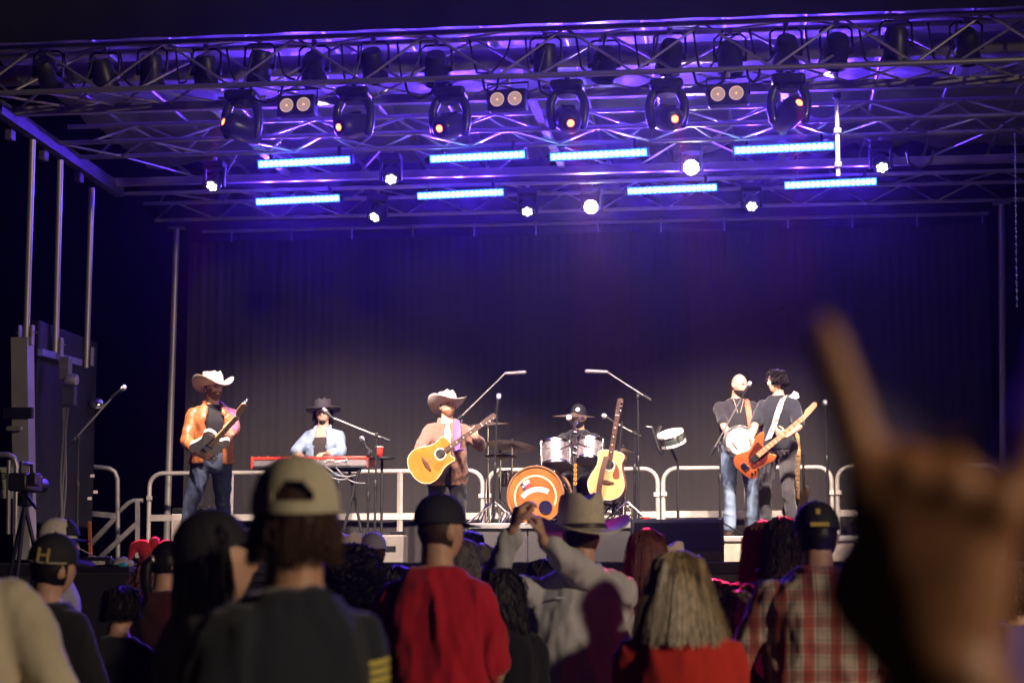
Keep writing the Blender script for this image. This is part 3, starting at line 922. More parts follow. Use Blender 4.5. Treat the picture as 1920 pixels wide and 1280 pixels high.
def head_shell(g, M, pred, off, n=48, m=36, nz=0.0, seed=0.0):
    """piece of the head surface (where pred holds) pushed outwards: hair cap, beard, brows"""
    idx = {}; vs = []; fs = []
    def vert(i, j):
        j %= n
        if (i, j) not in idx:
            a = -PI / 2 + PI * i / m; b = 2 * PI * j / n
            d = (math.cos(a) * math.cos(b), math.cos(a) * math.sin(b), math.sin(a))
            p = Vector(head_point(*d)); q = Vector(d)
            k = off * (1 + nz * noise.noise((d[0] * 9 + seed, d[1] * 9, d[2] * 9)) + nz * 0.6 * noise.noise((d[0] * 22 + seed, d[1] * 22, d[2] * 22)))
            idx[(i, j)] = len(vs); vs.append((p + q * k, p - q * 0.006))
        return idx[(i, j)]
    quads = []
    for i in range(m):
        for j in range(n):
            a = -PI / 2 + PI * (i + 0.5) / m; b = 2 * PI * (j + 0.5) / n
            if pred(math.cos(a) * math.cos(b), math.cos(a) * math.sin(b), math.sin(a)):
                quads.append([vert(i, j), vert(i, j + 1), vert(i + 1, j + 1), vert(i + 1, j)])
    N = len(vs)
    verts = [v[0] for v in vs] + [v[1] for v in vs]
    cnt = {}
    for q in quads:
        for k in range(4):
            e = (q[k], q[(k + 1) % 4]); cnt[tuple(sorted(e))] = cnt.get(tuple(sorted(e)), 0) + 1
    faces = [tuple(q) for q in quads] + [tuple(v + N for v in reversed(q)) for q in quads]
    for q in quads:
        for k in range(4):
            a, b = q[k], q[(k + 1) % 4]
            if cnt[tuple(sorted((a, b)))] == 1: faces.append((b, a, a + N, b + N))
    g.add(verts, faces, M)
    return g

def ik(a, b, l1, l2, hint):
    a = Vector(a); b = Vector(b); d = b - a; L = d.length
    if L > (l1 + l2) * 0.995:
        b = a + d * ((l1 + l2) * 0.995 / L); d = b - a; L = d.length
    x = (l1 * l1 - l2 * l2 + L * L) / (2 * L)
    h = math.sqrt(max(1e-6, l1 * l1 - x * x))
    u = d.normalized(); v = Vector(hint); v = (v - u * v.dot(u)).normalized()
    return a + u * x + v * h, b

def smooth01(t):
    t = max(0.0, min(1.0, t)); return t * t * (3 - 2 * t)

def hand(g, wrist, d, nrm, side, s=1.0, curl=(0.5, 0.5, 0.5, 0.5), thumb=0.4, spread=0.0, n=8, step=0.012):
    """palm with four fingers and a thumb; d = pointing direction, nrm = palm normal, side=+1 thumb on the left of d seen from the back"""
    d = Vector(d).normalized(); nrm = Vector(nrm); nrm = (nrm - d * nrm.dot(d)).normalized()
    sd = d.cross(nrm) * side                      # towards the thumb
    w = Vector(wrist)
    pts = []
    for t, hw, ht in ((0.0, 0.027, 0.020), (0.03, 0.034, 0.018), (0.06, 0.041, 0.016), (0.085, 0.042, 0.014), (0.098, 0.038, 0.011)):
        c = w + d * t * s
        pts.append([c + sd * (hw * s * math.cos(2 * PI * k / 12)) + nrm * (ht * s * math.sin(2 * PI * k / 12)) for k in range(12)])
    g.loft(pts)
    L = ((0.043, 0.026, 0.020), (0.047, 0.030, 0.022), (0.044, 0.028, 0.021), (0.034, 0.021, 0.019))
    for k in range(4):
        off = (0.0305 - 0.0205 * k)
        p = w + d * (0.085 - 0.006 * abs(k - 1)) * s + sd * off * s
        a = 0.0; dirk = (d + sd * (spread * (1.2 - 0.8 * k))).normalized()
        ax = sd
        chain = [p]
        for q in range(3):
            a += curl[k] * (1.35, 1.5, 0.9)[q]
            v = dirk * math.cos(a) + nrm * math.sin(a)
            p = p + v * L[k][q] * s; chain.append(p)
        r0 = 0.0092 if k < 3 else 0.008
        g.limb(chain, [r0 * s, r0 * 0.97 * s, r0 * 0.88 * s, r0 * 0.75 * s], n, step)
    p = w + d * 0.028 * s + sd * 0.028 * s
    v1 = (d * 0.72 + sd * 0.66 + nrm * (0.25 + 0.35 * thumb)).normalized()
    v2 = (d * (0.85) + sd * (0.45 - 0.75 * thumb) + nrm * (0.2 + 0.5 * thumb)).normalized()
    v3 = (d * 0.85 + sd * (0.3 - 1.0 * thumb) + nrm * (0.2 + 0.55 * thumb)).normalized()
    c2 = p + v1 * 0.042 * s; c3 = c2 + v2 * 0.032 * s; c4 = c3 + v3 * 0.026 * s
    g.limb([w + d * 0.015 * s + sd * 0.012 * s, p, c2, c3, c4], [0.014 * s, 0.0145 * s, 0.011 * s, 0.010 * s, 0.0085 * s], n, step)

TORSO = [(-0.10, 0.150, 0.105, 0.0), (-0.04, 0.170, 0.120, 0.0), (0.03, 0.168, 0.120, 0.0), (0.11, 0.153, 0.110, 0.005), (0.20, 0.158, 0.115, 0.008),
         (0.30, 0.170, 0.125, 0.004), (0.38, 0.178, 0.128, 0.0), (0.45, 0.164, 0.112, -0.008), (0.50, 0.130, 0.090, -0.014), (0.535, 0.088, 0.070, -0.016), (0.56, 0.068, 0.064, -0.012)]

class Person:
    def __init__(s, label, loc, face, H=1.78, hip=None, lean=0.0, side=0.0, twist=0.0, wide=1.0, belly=0.0, head=(0, 0, 0), group=None, bust=0.0, shoulder=1.0):
        s.k = H / 1.78
        s.root = thing('person', label, 'person', loc, face, group)
        s.hip = Vector(hip) if hip else Vector((0, 0, 0.95 * s.k))
        s.lean, s.side, s.twist, s.wide, s.belly, s.bust = lean, side, twist, wide, belly, bust
        s.sh = shoulder
        yaw, pitch, roll = head
        k = s.k
        nb = s.sp((0, -0.012, 0.565))
        Rs = s.rot(1.0)
        s.HM = Matrix.Translation(nb) @ (Rs @ Matrix.Rotation(yaw, 3, 'Z') @ Matrix.Rotation(pitch, 3, 'X') @ Matrix.Rotation(roll, 3, 'Y')).to_4x4() @ Matrix.Translation((0, 0.024 * k, 0.126 * k)) @ Matrix.Scale(k ** 0.5, 4)
        s.skin = G(); s.seg = {}
        s.arms = {}
        s.legs = {}
    def rot(s, t):
        t = smooth01(t)
        return Matrix.Rotation(s.twist * t, 3, 'Z') @ Matrix.Rotation(-s.lean * t, 3, 'X') @ Matrix.Rotation(s.side * t, 3, 'Y')
    def sp(s, p):
        """body point (x, y, height above the hip in 1.78 m units) -> person space, bent at the spine"""
        p = Vector(p)
        t = p.z / 0.36
        return s.hip + s.rot(t) @ (p * s.k)
    def torso_rings(s, z0, z1, off, n=28, step=0.025, loose=0.0):
        rings = []
        z = z0
        zs = []
        while z < z1 - 1e-6:
            zs.append(z); z += step
        zs.append(z1)
        for z in zs:
            for i in range(len(TORSO) - 1):
                if TORSO[i][0] <= z <= TORSO[i + 1][0] or i == len(TORSO) - 2 or z < TORSO[0][0]:
                    a, b = TORSO[i], TORSO[i + 1]; break
            t = max(0, min(1, (z - a[0]) / (b[0] - a[0])))
            rx, ry, yo = (a[q] * (1 - t) + b[q] * t for q in (1, 2, 3))
            sw = s.sh if z > 0.3 else s.wide + (s.sh - s.wide) * max(0, z / 0.3)
            sw = sw if z < 0.535 else 1.0
            o2 = off + loose * (1 - smooth01((z - 0.10) / 0.34))
            rx = rx * sw + o2; ry = ry * (0.5 + 0.5 * sw) + o2
            bl = s.belly * math.exp(-((z - 0.10) / 0.14) ** 2)
            bu = s.bust * math.exp(-((z - 0.33) / 0.07) ** 2)
            ring = []
            for q in range(n):
                c, sn = math.cos(2 * PI * q / n), math.sin(2 * PI * q / n)
                e = 0.82
                x = rx * math.copysign(abs(c) ** e, c); y = ry * math.copysign(abs(sn) ** e, sn)
                if y > 0: y += (bl + bu * (1 if abs(c) > 0.2 else 0.75)) * sn
                x *= 1 + bl * 1.2
                ring.append(s.sp((x, y + yo, z)))
            rings.append(ring)
        return rings
    def shoulder(s, sd):
        return s.sp((0.168 * sd * s.sh, -0.008, 0.440))
    def arm(s, sd, target, hint=(0, -0.4, -1), hand_dir=None, palm=None, curl=(0.35,) * 4, thumb=0.4, raised=False, spread=0.0):
        k = s.k
        A = s.shoulder(sd)
        E, W = ik(A, target, 0.285 * k, 0.255 * k, hint)
        inn = s.sp((0.09 * sd, -0.005, 0.445))
        s.arms[sd] = (inn, A, E, W)
        fd = (W - E).normalized()
        s.skin.limb([inn, A, A.lerp(E, 0.5), E, E.lerp(W, 0.35), W], [0.060 * k, 0.058 * k, 0.050 * k, 0.042 * k, 0.041 * k, 0.027 * k], 14)
        hd = Vector(hand_dir) if hand_dir else fd
        pl = Vector(palm) if palm else Vector((-sd, 0, -0.2))
        hand(s.skin, W, hd, pl, sd, k * 1.04, curl, thumb, spread)
        return W
    def leg(s, sd, foot, hint=(0, 1, 0), toe=(0, 1, 0), shoe=None, heel=0.0):
        k = s.k
        A = s.hip + Vector((0.092 * sd * k * s.wide, 0, -0.03 * k))
        K, B = ik(A, Vector(foot) + Vector((0, 0, 0.09 * k)), 0.43 * k, 0.42 * k, hint)
        s.legs[sd] = (A, K, B, Vector(toe).normalized())
        if shoe is not None:
            t = s.legs[sd][3]
            g = G()
            M = frame(B + Vector((0, 0, -0.09 * k)), t, z=(0, 0, 1))
            rings = []
            for x, w, h in ((-0.075, 0.026, 0.05), (-0.06, 0.036, 0.085), (-0.02, 0.039, 0.105), (0.03, 0.041, 0.09), (0.09, 0.047, 0.065), (0.14, 0.046, 0.05), (0.18, 0.036, 0.042), (0.20, 0.015, 0.03)):
                rings.append([(x * k, w * k * math.cos(2 * PI * q / 16), max(0.001, h * k * 0.5 + h * k * 0.5 * math.sin(2 * PI * q / 16) * 1.05)) for q in range(16)])
            g.loft(rings)
            g.limb([(-0.02 * k, 0, 0.07 * k), (-0.02 * k, 0, 0.20 * k)], [0.045 * k, 0.05 * k], 12)
            g2 = G(); g2.v = [tuple(M @ Vector(v)) for v in g.v]; g2.f = g.f
            g2.build('shoe', shoe, s.root)
    def trousers(s, m, vox=0.012, flare=1.0, seed=0):
        g = G()
        g.loft(s.torso_rings(-0.10, 0.09, 0.012))
        k = s.k
        for sd, (A, K, B, t) in s.legs.items():
            g.limb([A + Vector((0, 0, 0.06)), A.lerp(K, 0.45), K, K.lerp(B, 0.4), B + (K - B).normalized() * 0.02], [0.098 * k * s.wide, 0.088 * k, 0.066 * k, 0.066 * k, 0.062 * k * flare], 16)
        me = remesh(g, vox, 4)
        fold(me, 0.010, (8, 8, 9), seed + 3)
        return link('trousers', me, m, s.root, True, 0, None, 180)
    def shirt(s, m, sleeve=0.5, hem=-0.06, off=0.016, vox=0.012, amp=0.010, name='shirt', neck=0.545, loose=0.0, seed=0.0, sc=(9, 9, 2.0), cuff=0.0, lower=1.0):
        g = G()
        r = s.torso_rings(hem, neck, off, loose=loose * 1.4)
        g.loft(r)
        for sd, (inn, A, E, W) in s.arms.items():
            k = s.k
            if sleeve <= 0: continue
            if sleeve <= 0.55:
                t = sleeve / 0.5
                end = A.lerp(E, t)
                g.limb([inn, A + (A - E).normalized() * 0.0, A.lerp(E, t * 0.5), end], [0.074 * k, 0.073 * k, 0.068 * k * (1 + loose), 0.067 * k * (1 + 1.5 * loose)], 16, 0.02)
            else:
                t = (sleeve - 0.5) / 0.5
                end = E.lerp(W, t)
                g.limb([inn, A, A.lerp(E, 0.5), E, E.lerp(W, 0.4 * t), end], [0.074 * k, 0.073 * k, 0.063 * k, 0.057 * k, 0.053 * k, 0.041 * k + cuff], 16, 0.02)
        me = remesh(g, vox, 3)
        fold(me, amp, sc, seed, amp * 0.25)
        return link(name, me, m, s.root, True, 0, None, 180)
    def jacket(s, m, hem=-0.05, off=0.040, gap=0.55, sleeve=0.95, vox=0.012, amp=0.009, seed=1.0, collar=True, name='jacket'):
        """open jacket: a body that leaves a gap in front, with sleeves"""
        n = 40; rings = []
        full = s.torso_rings(hem, 0.53, off, 80, 0.03)
        for z_i, r in enumerate(full):
            gp = gap * (1.0 - 0.15 * z_i / len(full))
            row = []
            for q in range(n + 1):
                a = PI / 2 + gp / 2 + (2 * PI - gp) * q / n
                f = (a / (2 * PI) * 80) % 80
                i0 = int(f); row.append(Vector(r[i0]).lerp(Vector(r[(i0 + 1) % 80]), f - i0))
            rings.append(row)
        g = G(); inner = []
        c = [sum((Vector(p) for p in r), Vector()) / len(r) for r in rings]
        for i, r in enumerate(rings):
            inner.append([p + (c[i] - p).normalized() * 0.014 for p in r])
        loops = [r + list(reversed(inn_)) for r, inn_ in zip(rings, inner)]
        g.loft(loops)
        for sd, (inn, A, E, W) in s.arms.items():
            k = s.k; end = E.lerp(W, (sleeve - 0.5) / 0.5)
            g.limb([A.lerp(inn, 0.4), A, A.lerp(E, 0.5), E, E.lerp(W, 0.4), end], [0.078 * k, 0.080 * k, 0.070 * k, 0.064 * k, 0.058 * k, 0.046 * k], 16, 0.02)
        if collar:
            for sd in (-1, 1):
                g.limb([s.sp((0.02 * sd, -0.075, 0.555)), s.sp((0.07 * sd, -0.04, 0.57)), s.sp((0.085 * sd, 0.045, 0.535)), s.sp((0.075 * sd, 0.115, 0.45))], [0.016, 0.018, 0.022, 0.012], 10, 0.02)
        me = remesh(g, vox, 2)
        fold(me, amp, (9, 9, 6), seed, amp * 0.25)
        return link(name, me, m, s.root, True, 0, None, 180)
    def body(s, m, vox=0.009, ears=True, neck=True):
        k = s.k
        s.skin.loft(s.torso_rings(0.0, 0.56, -0.006))
        hb = s.HM @ Vector((0, -0.022, -0.05)); nb = s.sp((0, -0.012, 0.52))
        s.skin.limb([nb, nb.lerp(hb, 0.5), hb], [0.068 * k, 0.062 * k, 0.060 * k], 14)
        n, mm = 40, 32; rings = []
        for i in range(mm + 1):
            a = -PI / 2 + PI * (0.03 + 0.94 * i / mm)
            rings.append([s.HM @ Vector(head_point(math.cos(a) * math.cos(2 * PI * q / n), math.cos(a) * math.sin(2 * PI * q / n), math.sin(a))) for q in range(n)])
        s.skin.loft(rings)
        if ears:
            for sd in (-1, 1):
                s.skin.ell((0.079 * sd, -0.012, -0.005), (0.010, 0.020, 0.032), 12, 8, s.HM)
        me = remesh(s.skin, vox, 2, 0.4)
        s.bodyo = link('body', me, m, s.root, True, 0, None, 180)
        return s.bodyo
    def eyes(s):
        for sd in (-1, 1):
            G().ell((0.030 * sd, 0.083, 0.004), (0.010, 0.006, 0.0045), 10, 6, s.HM).build('eye', mat('eye_dark', (0.03, 0.02, 0.02), 0.2), s.bodyo)
            head_shell(G(), s.HM, lambda x, y, z: y > 0.5 and 0.18 < x * sd < 0.52 and 0.14 < z < 0.19, 0.002, 72, 60).build('eyebrow', mat('brow', (0.05, 0.03, 0.02), 0.7), s.bodyo)
    def shell(s, name, m, pred, off, nz=0.5, seed=0.0, n=48, mm=36):
        return head_shell(G(), s.HM, pred, off, n, mm, nz, seed).build(name, m, s.root)
    def cap(s, m, brim=None, tilt=0.0, back=True, yaw=0.0, mesh2=None, opening=True, emblem=None):
        """baseball cap; opening = arch with strap at the back"""
        M = s.HM @ Matrix.Rotation(yaw, 4, 'Z') @ Matrix.Rotation(tilt, 4, 'X')
        n, mm = 64, 16; vs = []; keep = []
        rx, ry, rz = 0.094, 0.112, 0.118; z0 = 0.030
        for layer in (0, 0.005):
            for i in range(mm + 1):
                a = PI / 2 * i / mm * 0.985
                for q in range(n):
                    b = 2 * PI * q / n
                    seam = 0.0012 * (1 if (q % (n // 6)) == 0 else 0)
                    ca = math.cos(a) ** 0.9
                    vs.append(((rx - layer - seam) * ca * math.cos(b), (ry - layer - seam) * ca * math.sin(b) - 0.006, z0 + (rz - layer - seam) * math.sin(a) ** 0.92))
        fs = []; N = (mm + 1) * n
        def hole(i, q):
            if not opening: return False
            b = 2 * PI * (q + 0.5) / n - 1.5 * PI
            b = (b + PI) % (2 * PI) - PI
            h = (i + 0.5) / mm
            return (0.10 < h < 0.40 and (b / 0.52) ** 2 + (max(0, (h - 0.10)) / 0.29) ** 2 < 1)
        st = {(i, q) for i in range(mm) for q in range(n) if not hole(i, q)}
        for (i, q) in st:
            q2 = (q + 1) % n
            A = (i * n + q, i * n + q2, (i + 1) * n + q2, (i + 1) * n + q)
            fs.append(A); fs.append(tuple(v + N for v in reversed(A)))
            for (di, dq, e) in ((-1, 0, (0, 1)), (1, 0, (2, 3)), (0, 1, (1, 2)), (0, -1, (3, 0))):
                nb_ = (i + di, (q + dq) % n)
                if nb_ not in st:
                    a_, b_ = A[e[0]], A[e[1]]
                    fs.append((b_, a_, a_ + N, b_ + N))
        o = G().add(vs, fs, M).build('cap', m, s.root, True, 0, None, 55)
        br = G()
        up = []; lo = []
        for t in range(7):
            r = t / 6
            ring = []
            for q in range(17):
                b = PI / 2 + (q / 16 - 0.5) * 2.0
                ext = 0.075 * r * math.cos((q / 16 - 0.5) * 2.2) ** 0.6
                x = (rx + ext * 0.55) * math.cos(b) * 1.0; y = (ry - 0.004) * math.sin(b) + ext
                ring.append((x, y, z0 + 0.004 - 0.10 * (x * x) / 0.05 * 0.1 - 0.012 * r))
            up.append(ring); lo.append([(p[0], p[1], p[2] - 0.005) for p in ring])
        g2 = G(); g2.loft([u + list(reversed(l)) for u, l in zip(up, lo)], M)
        g2.build('brim', brim or m, o)
        G().ell((0, -0.006, z0 + rz), (0.009, 0.009, 0.006), 10, 5, M).build('button', brim or m, o)
        if emblem: emblem(M, o)
        return o
    def cowboy(s, m, band, tilt=0.0, yaw=0.0, roll=0.0, crown=0.125, brim=0.085, curl=0.075, sc=1.0, flat=False, lift=0.035):
        M = s.HM @ Matrix.Translation((0, 0, lift)) @ Matrix.Rotation(yaw, 4, 'Z') @ Matrix.Rotation(tilt, 4, 'X') @ Matrix.Rotation(roll, 4, 'Y') @ Matrix.Scale(sc * 1.12, 4)
        n = 48; rings = []
        def brim_z(b, r):
            sgn = abs(math.cos(b)) ** 2
            return curl * sgn * r ** 1.7 - (0.022 if not flat else 0.0) * (1 - sgn) * r ** 1.4 + 0.004 * math.sin(3 * b) * r
        prof = []
        for t in range(9, -1, -1):                      # underside of brim, outer edge, top of brim
            r = t / 9; prof.append((r, 'b'))
        for r, kind in [(x / 8, 'u') for x in range(0, 9)]:
            rings.append([((0.092 + (brim * (0.85 if not flat else 1)) * r) * math.cos(b), (0.108 + brim * r) * math.sin(b), brim_z(b, r) - 0.004) for b in [2 * PI * q / n for q in range(n)]])
        for r, kind in prof:
            rings.append([((0.092 + (brim * (0.85 if not flat else 1)) * r) * math.cos(b), (0.108 + brim * r) * math.sin(b), brim_z(b, r) + 0.002) for b in [2 * PI * q / n for q in range(n)]])
        for i in range(1, 15):                          # crown
            h = i / 14
            ring = []
            for q in range(n):
                b = 2 * PI * q / n
                if h <= 0.7:
                    t = h / 0.7; k = 1 - 0.10 * t ** 1.5; z = crown * t
                else:
                    t = (h - 0.7) / 0.3; k = 0.90 * max(0.0, 1 - t) ** 0.8 + 0.02; z = crown * (1.0 + 0.05 * math.sin(t * PI / 2))
                x = 0.090 * k * math.cos(b); y = 0.106 * k * math.sin(b)
                if h > 0.45:
                    f = smooth01((h - 0.45) / 0.3)
                    z -= f * 0.036 * math.exp(-(x / 0.026) ** 2) * (0.75 + 0.25 * (1 - abs(y) / 0.1))
                    for sd in (-1, 1):
                        z -= f * 0.022 * math.exp(-(((x - 0.058 * sd) / 0.026) ** 2 + ((y - 0.05) / 0.05) ** 2))
                    z += f * 0.004 * math.exp(-((abs(x) - 0.035) / 0.02) ** 2)
                    pinch = f * 0.018 * math.exp(-((y - 0.075) / 0.045) ** 2)
                    x *= 1 - pinch * 9
                ring.append((x, y, z))
            rings.append(ring)
        o = G().loft(rings, M).build('hat', m, s.root, True, 0, None, 70)
        bd_ = []
        for z, e in ((0.004, 0.003), (0.006, 0.005), (0.020, 0.004), (0.023, 0.001)):
            kk = 1 - 0.10 * (z / crown) ** 1.5
            bd_.append([((0.090 * kk + e) * math.cos(b), (0.106 * kk + e) * math.sin(b), z) for b in [2 * PI * q / n for q in range(n)]])
        G().loft(bd_, M, caps=False).build('hat_band', band, o)
        return o
    def strands(s, m, count, length, fall=1.0, r=0.0028, seed=1, region=None, wave=0.01, spread=0.03, name='hair', back=0.0, base=True, off=0.012, curl=0.0, seg=9, hug=0.11, flare=0.10):
        """long hair: a cap of hair plus many tapering locks that fall from the scalp"""
        rn = random.Random(seed); g = G()
        reg = region or (lambda x, y, z: z > -0.25 and not (y > 0.35 and z < 0.55))
        if base:
            head_shell(g, s.HM, reg, off, 48, 36, 0.35, seed)
        c0 = s.HM.translation
        R = s.HM.to_3x3()
        got = 0
        while got < count:
            a = math.asin(rn.uniform(-0.3, 0.98)); b = rn.uniform(0, 2 * PI)
            d = Vector((math.cos(a) * math.cos(b), math.cos(a) * math.sin(b), math.sin(a)))
            if not reg(*d): continue
            got += 1
            lk = math.sin(17 * b + 2.0 * math.sin(5 * b)) * 0.5 + math.sin(41 * b + seed) * 0.3
            p = Vector(head_point(*d)) * 1.0 + d * (off + 0.003 * lk)
            pts = []; out = Vector((d.x, d.y, 0)); out = out.normalized() if out.length > 0.05 else Vector((0, -1, 0))
            if out.y > 0.3: out = Vector((math.copysign(1, out.x), 0.1, 0)).normalized()
            L = length * (rn.uniform(0.72, 1.06) + 0.08 * lk) + p.z
            ph = rn.uniform(0, 6.28); fly = 3.5 if rn.random() < 0.05 else 1.0; lat = rn.uniform(-1, 1) * spread * fly
            pos = p.copy(); vel = (out * (0.75 - 0.35 * (1 - max(0, d.z))) + Vector((0, back * -0.5, -0.30)))
            for q in range(seg):
                pts.append(s.HM @ (pos + Vector((wave * fly * math.sin(q * 1.3 + ph) + curl * math.sin(q * 2.6 + ph), curl * math.cos(q * 2.6 + ph), 0))))
                step = L / (seg - 1)
                vel = vel * 0.45 + Vector((out.x * flare + lat, out.y * flare - back, -1.0)) * 0.75
                v = vel.normalized()
                pos = pos + v * step
                rad = Vector((pos.x, pos.y)); 
                mn = (hug * 0.78 if pos.z > -0.05 else hug * 0.62) * (1 + 0.03 * lk)
                if rad.length < mn and pos.z > -0.16:
                    k = mn / max(1e-4, rad.length); pos.x *= k; pos.y *= k
            g.tube(pts, [r * (1.0 - 0.72 * q / (seg - 1)) * rn.uniform(0.7, 1.3) / (1.6 if fly > 1 else 1.0) for q in range(seg)], 3)
        return g.build(name, m, s.root)
# ================================================================== INSTRUMENTS
def closed_spline(pts, per=6):
    out = []; n = len(pts)
    for i in range(n):
        p0, p1, p2, p3 = (Vector(pts[(i + k) % n]) for k in (-1, 0, 1, 2))
        for j in range(per):
            t = j / per
            out.append(tuple(0.5 * ((2 * p1) + (p2 - p0) * t + (2 * p0 - 5 * p1 + 4 * p2 - p3) * t * t + (3 * p1 - p0 - 3 * p2 + p3) * t ** 3)))
    return out
def ring_y(g, c, r0, r1, y0, y1, n=32):
    """flat ring round the local y axis"""
    rings = [[(c[0] + r * math.cos(2 * PI * k / n), y, c[1] + r * math.sin(2 * PI * k / n)) for k in range(n)] for r, y in ((r0, y1), (r0, y0), (r1, y0), (r1, y1))]
    return g.loft(rings + [rings[0]], caps=False)
def disc_y(g, c, r, y0, y1, n=32):
    return g.loft([[(c[0] + r * math.cos(2 * PI * k / n), y, c[1] + r * math.sin(2 * PI * k / n)) for k in range(n)] for y in (y0, y1)])

def neck_parts(t, x0, x1, y, w0, w1, board, wood, frets=14, head=None, headmat=None, tuners=3, both=True, dots=True):
    g = G().loft([[(x, y + dy, z * w) for (dy, z) in ((-0.010, -1), (-0.010, 1), (0.006, 1), (0.020, 0.5), (0.020, -0.5), (0.006, -1))] for x, w in ((x0, w0), (x1, w1))])
    nk = g.build('neck', wood, t)
    G().box(((x0 + x1) / 2, y - 0.013, 0), (x1 - x0, 0.007, w0 + w1)).build('fretboard', board, nk, False)
    for k in range(frets):
        x = x1 - (x1 - x0 + 0.18) * (1 - 2 ** (-(k + 1) / 12)) * 1.55
        if x < x0: break
        G().box((x, y - 0.0175, 0), (0.003, 0.003, (w0 + w1) * 0.96)).build('fret', CHR(), nk, False)
    if dots:
        for f in (3, 5, 7, 9, 12):
            x = x1 - (x1 - x0 + 0.18) * (1 - 2 ** (-(f - 0.5) / 12)) * 1.55
            if x > x0: G().box((x, y - 0.0172, 0), (0.010, 0.003, 0.010)).build('inlay', mat('pearl', (0.8, 0.76, 0.68), 0.3), nk, False)
    hl = head or [(0, 0.024), (0.02, 0.034), (0.17, 0.030), (0.18, 0.0), (0.17, -0.030), (0.02, -0.034), (0, -0.024)]
    h = G().prism([(x1 + p[0], p[1]) for p in hl], y - 0.004, y + 0.013).build('headstock', headmat or wood, nk, False, 0.002)
    for k in range(tuners):
        for s in ((-1, 1) if both else (1,)):
            x = x1 + 0.045 + k * (0.045 if tuners == 3 else 0.033)
            G().lathe([(0.005, 0), (0.005, 0.018), (0.011, 0.02), (0.011, 0.034), (0.004, 0.037)], 10, Matrix.Translation((x, y + 0.006, 0.026 * s)) @ Matrix.Rotation(-PI / 2 * s, 4, 'X')).build('tuner', CHR(), nk)
    G().box((x1, y - 0.014, 0), (0.006, 0.010, w1 * 2)).build('nut', MATS.get('pearl') or mat('pearl', (0.8, 0.76, 0.68), 0.3), nk, False)
    return nk
def strings(t, xa, xb, ya, yb, wa, wb, n):
    for k in range(n):
        f = (k / (n - 1) - 0.5) * 2
        rod('string', (xa, ya, wa * f), (xb, yb, wb * f), 0.0009, mat('string_steel', (0.8, 0.75, 0.65), 0.3, 0.9), t, 5)

def acoustic(label, M, top, side, guard, cut=False, burst=False):
    t = thing('acoustic_guitar', label, 'guitar', M=M)
    up = [(-0.345, 0.0), (-0.335, 0.085), (-0.285, 0.165), (-0.20, 0.198), (-0.11, 0.180), (-0.02, 0.140), (0.05, 0.128), (0.11, 0.142), (0.152, 0.128), (0.17, 0.06)]
    if cut:
        lo = [(0.17, -0.028), (0.125, -0.040), (0.095, -0.075), (0.115, -0.118), (0.100, -0.142), (0.06, -0.138)]
    else:
        lo = [(0.17, -0.06), (0.152, -0.128), (0.11, -0.142), (0.05, -0.128)]
    lo += [(-0.02, -0.140), (-0.11, -0.180), (-0.20, -0.198), (-0.285, -0.165), (-0.335, -0.085)]
    ol = closed_spline(up + lo, 5)
    b = G().prism(ol, 0.0, 0.105).build('body', side, t, True, 0.0, None, 50)
    c = 0.0
    tp = G().prism([(p[0] * 0.985, p[1] * 0.98) for p in ol], -0.004, 0.002).build('soundboard', top, b, True, 0, None, 50)
    gb = G(); gb.tube([(p[0] * 0.993, -0.002, p[1] * 0.99) for p in ol + [ol[0]]], 0.0045, 6)
    gb.build('binding', mat('binding_cream', (0.75, 0.66, 0.48), 0.4), b)
    disc_y(G(), (0.02, 0), 0.050, -0.0055, -0.003).build('sound_hole', mat('sound_hole_dark', (0.012, 0.008, 0.006), 0.9), b, False)
    ring_y(G(), (0.02, 0), 0.051, 0.066, -0.0065, -0.004).build('rosette', MATS['binding_cream'], b)
    G().prism(closed_spline([(0.06, -0.052), (-0.01, -0.066), (-0.07, -0.052), (-0.115, -0.075), (-0.10, -0.125), (-0.03, -0.118), (0.02, -0.09)], 4), -0.0065, -0.004).build('pickguard', guard, b)
    br = G().prism([(-0.165, -0.085), (-0.150, -0.085), (-0.142, -0.03), (-0.138, 0.0), (-0.142, 0.03), (-0.150, 0.085), (-0.165, 0.085), (-0.180, 0.03), (-0.182, -0.03)], -0.016, -0.003).build('bridge', WOODD(), b, True, 0.003)
    neck_parts(t, 0.08, 0.545, -0.008, 0.027, 0.022, mat('rosewood', (0.07, 0.035, 0.022), 0.5, var=0.3), mat('mahogany', (0.24, 0.10, 0.05), 0.4, var=0.2), 20, None, mat('rosewood', (0, 0, 0)))
    strings(t, -0.155, 0.60, -0.020, -0.024, 0.026, 0.018, 6)
    return t

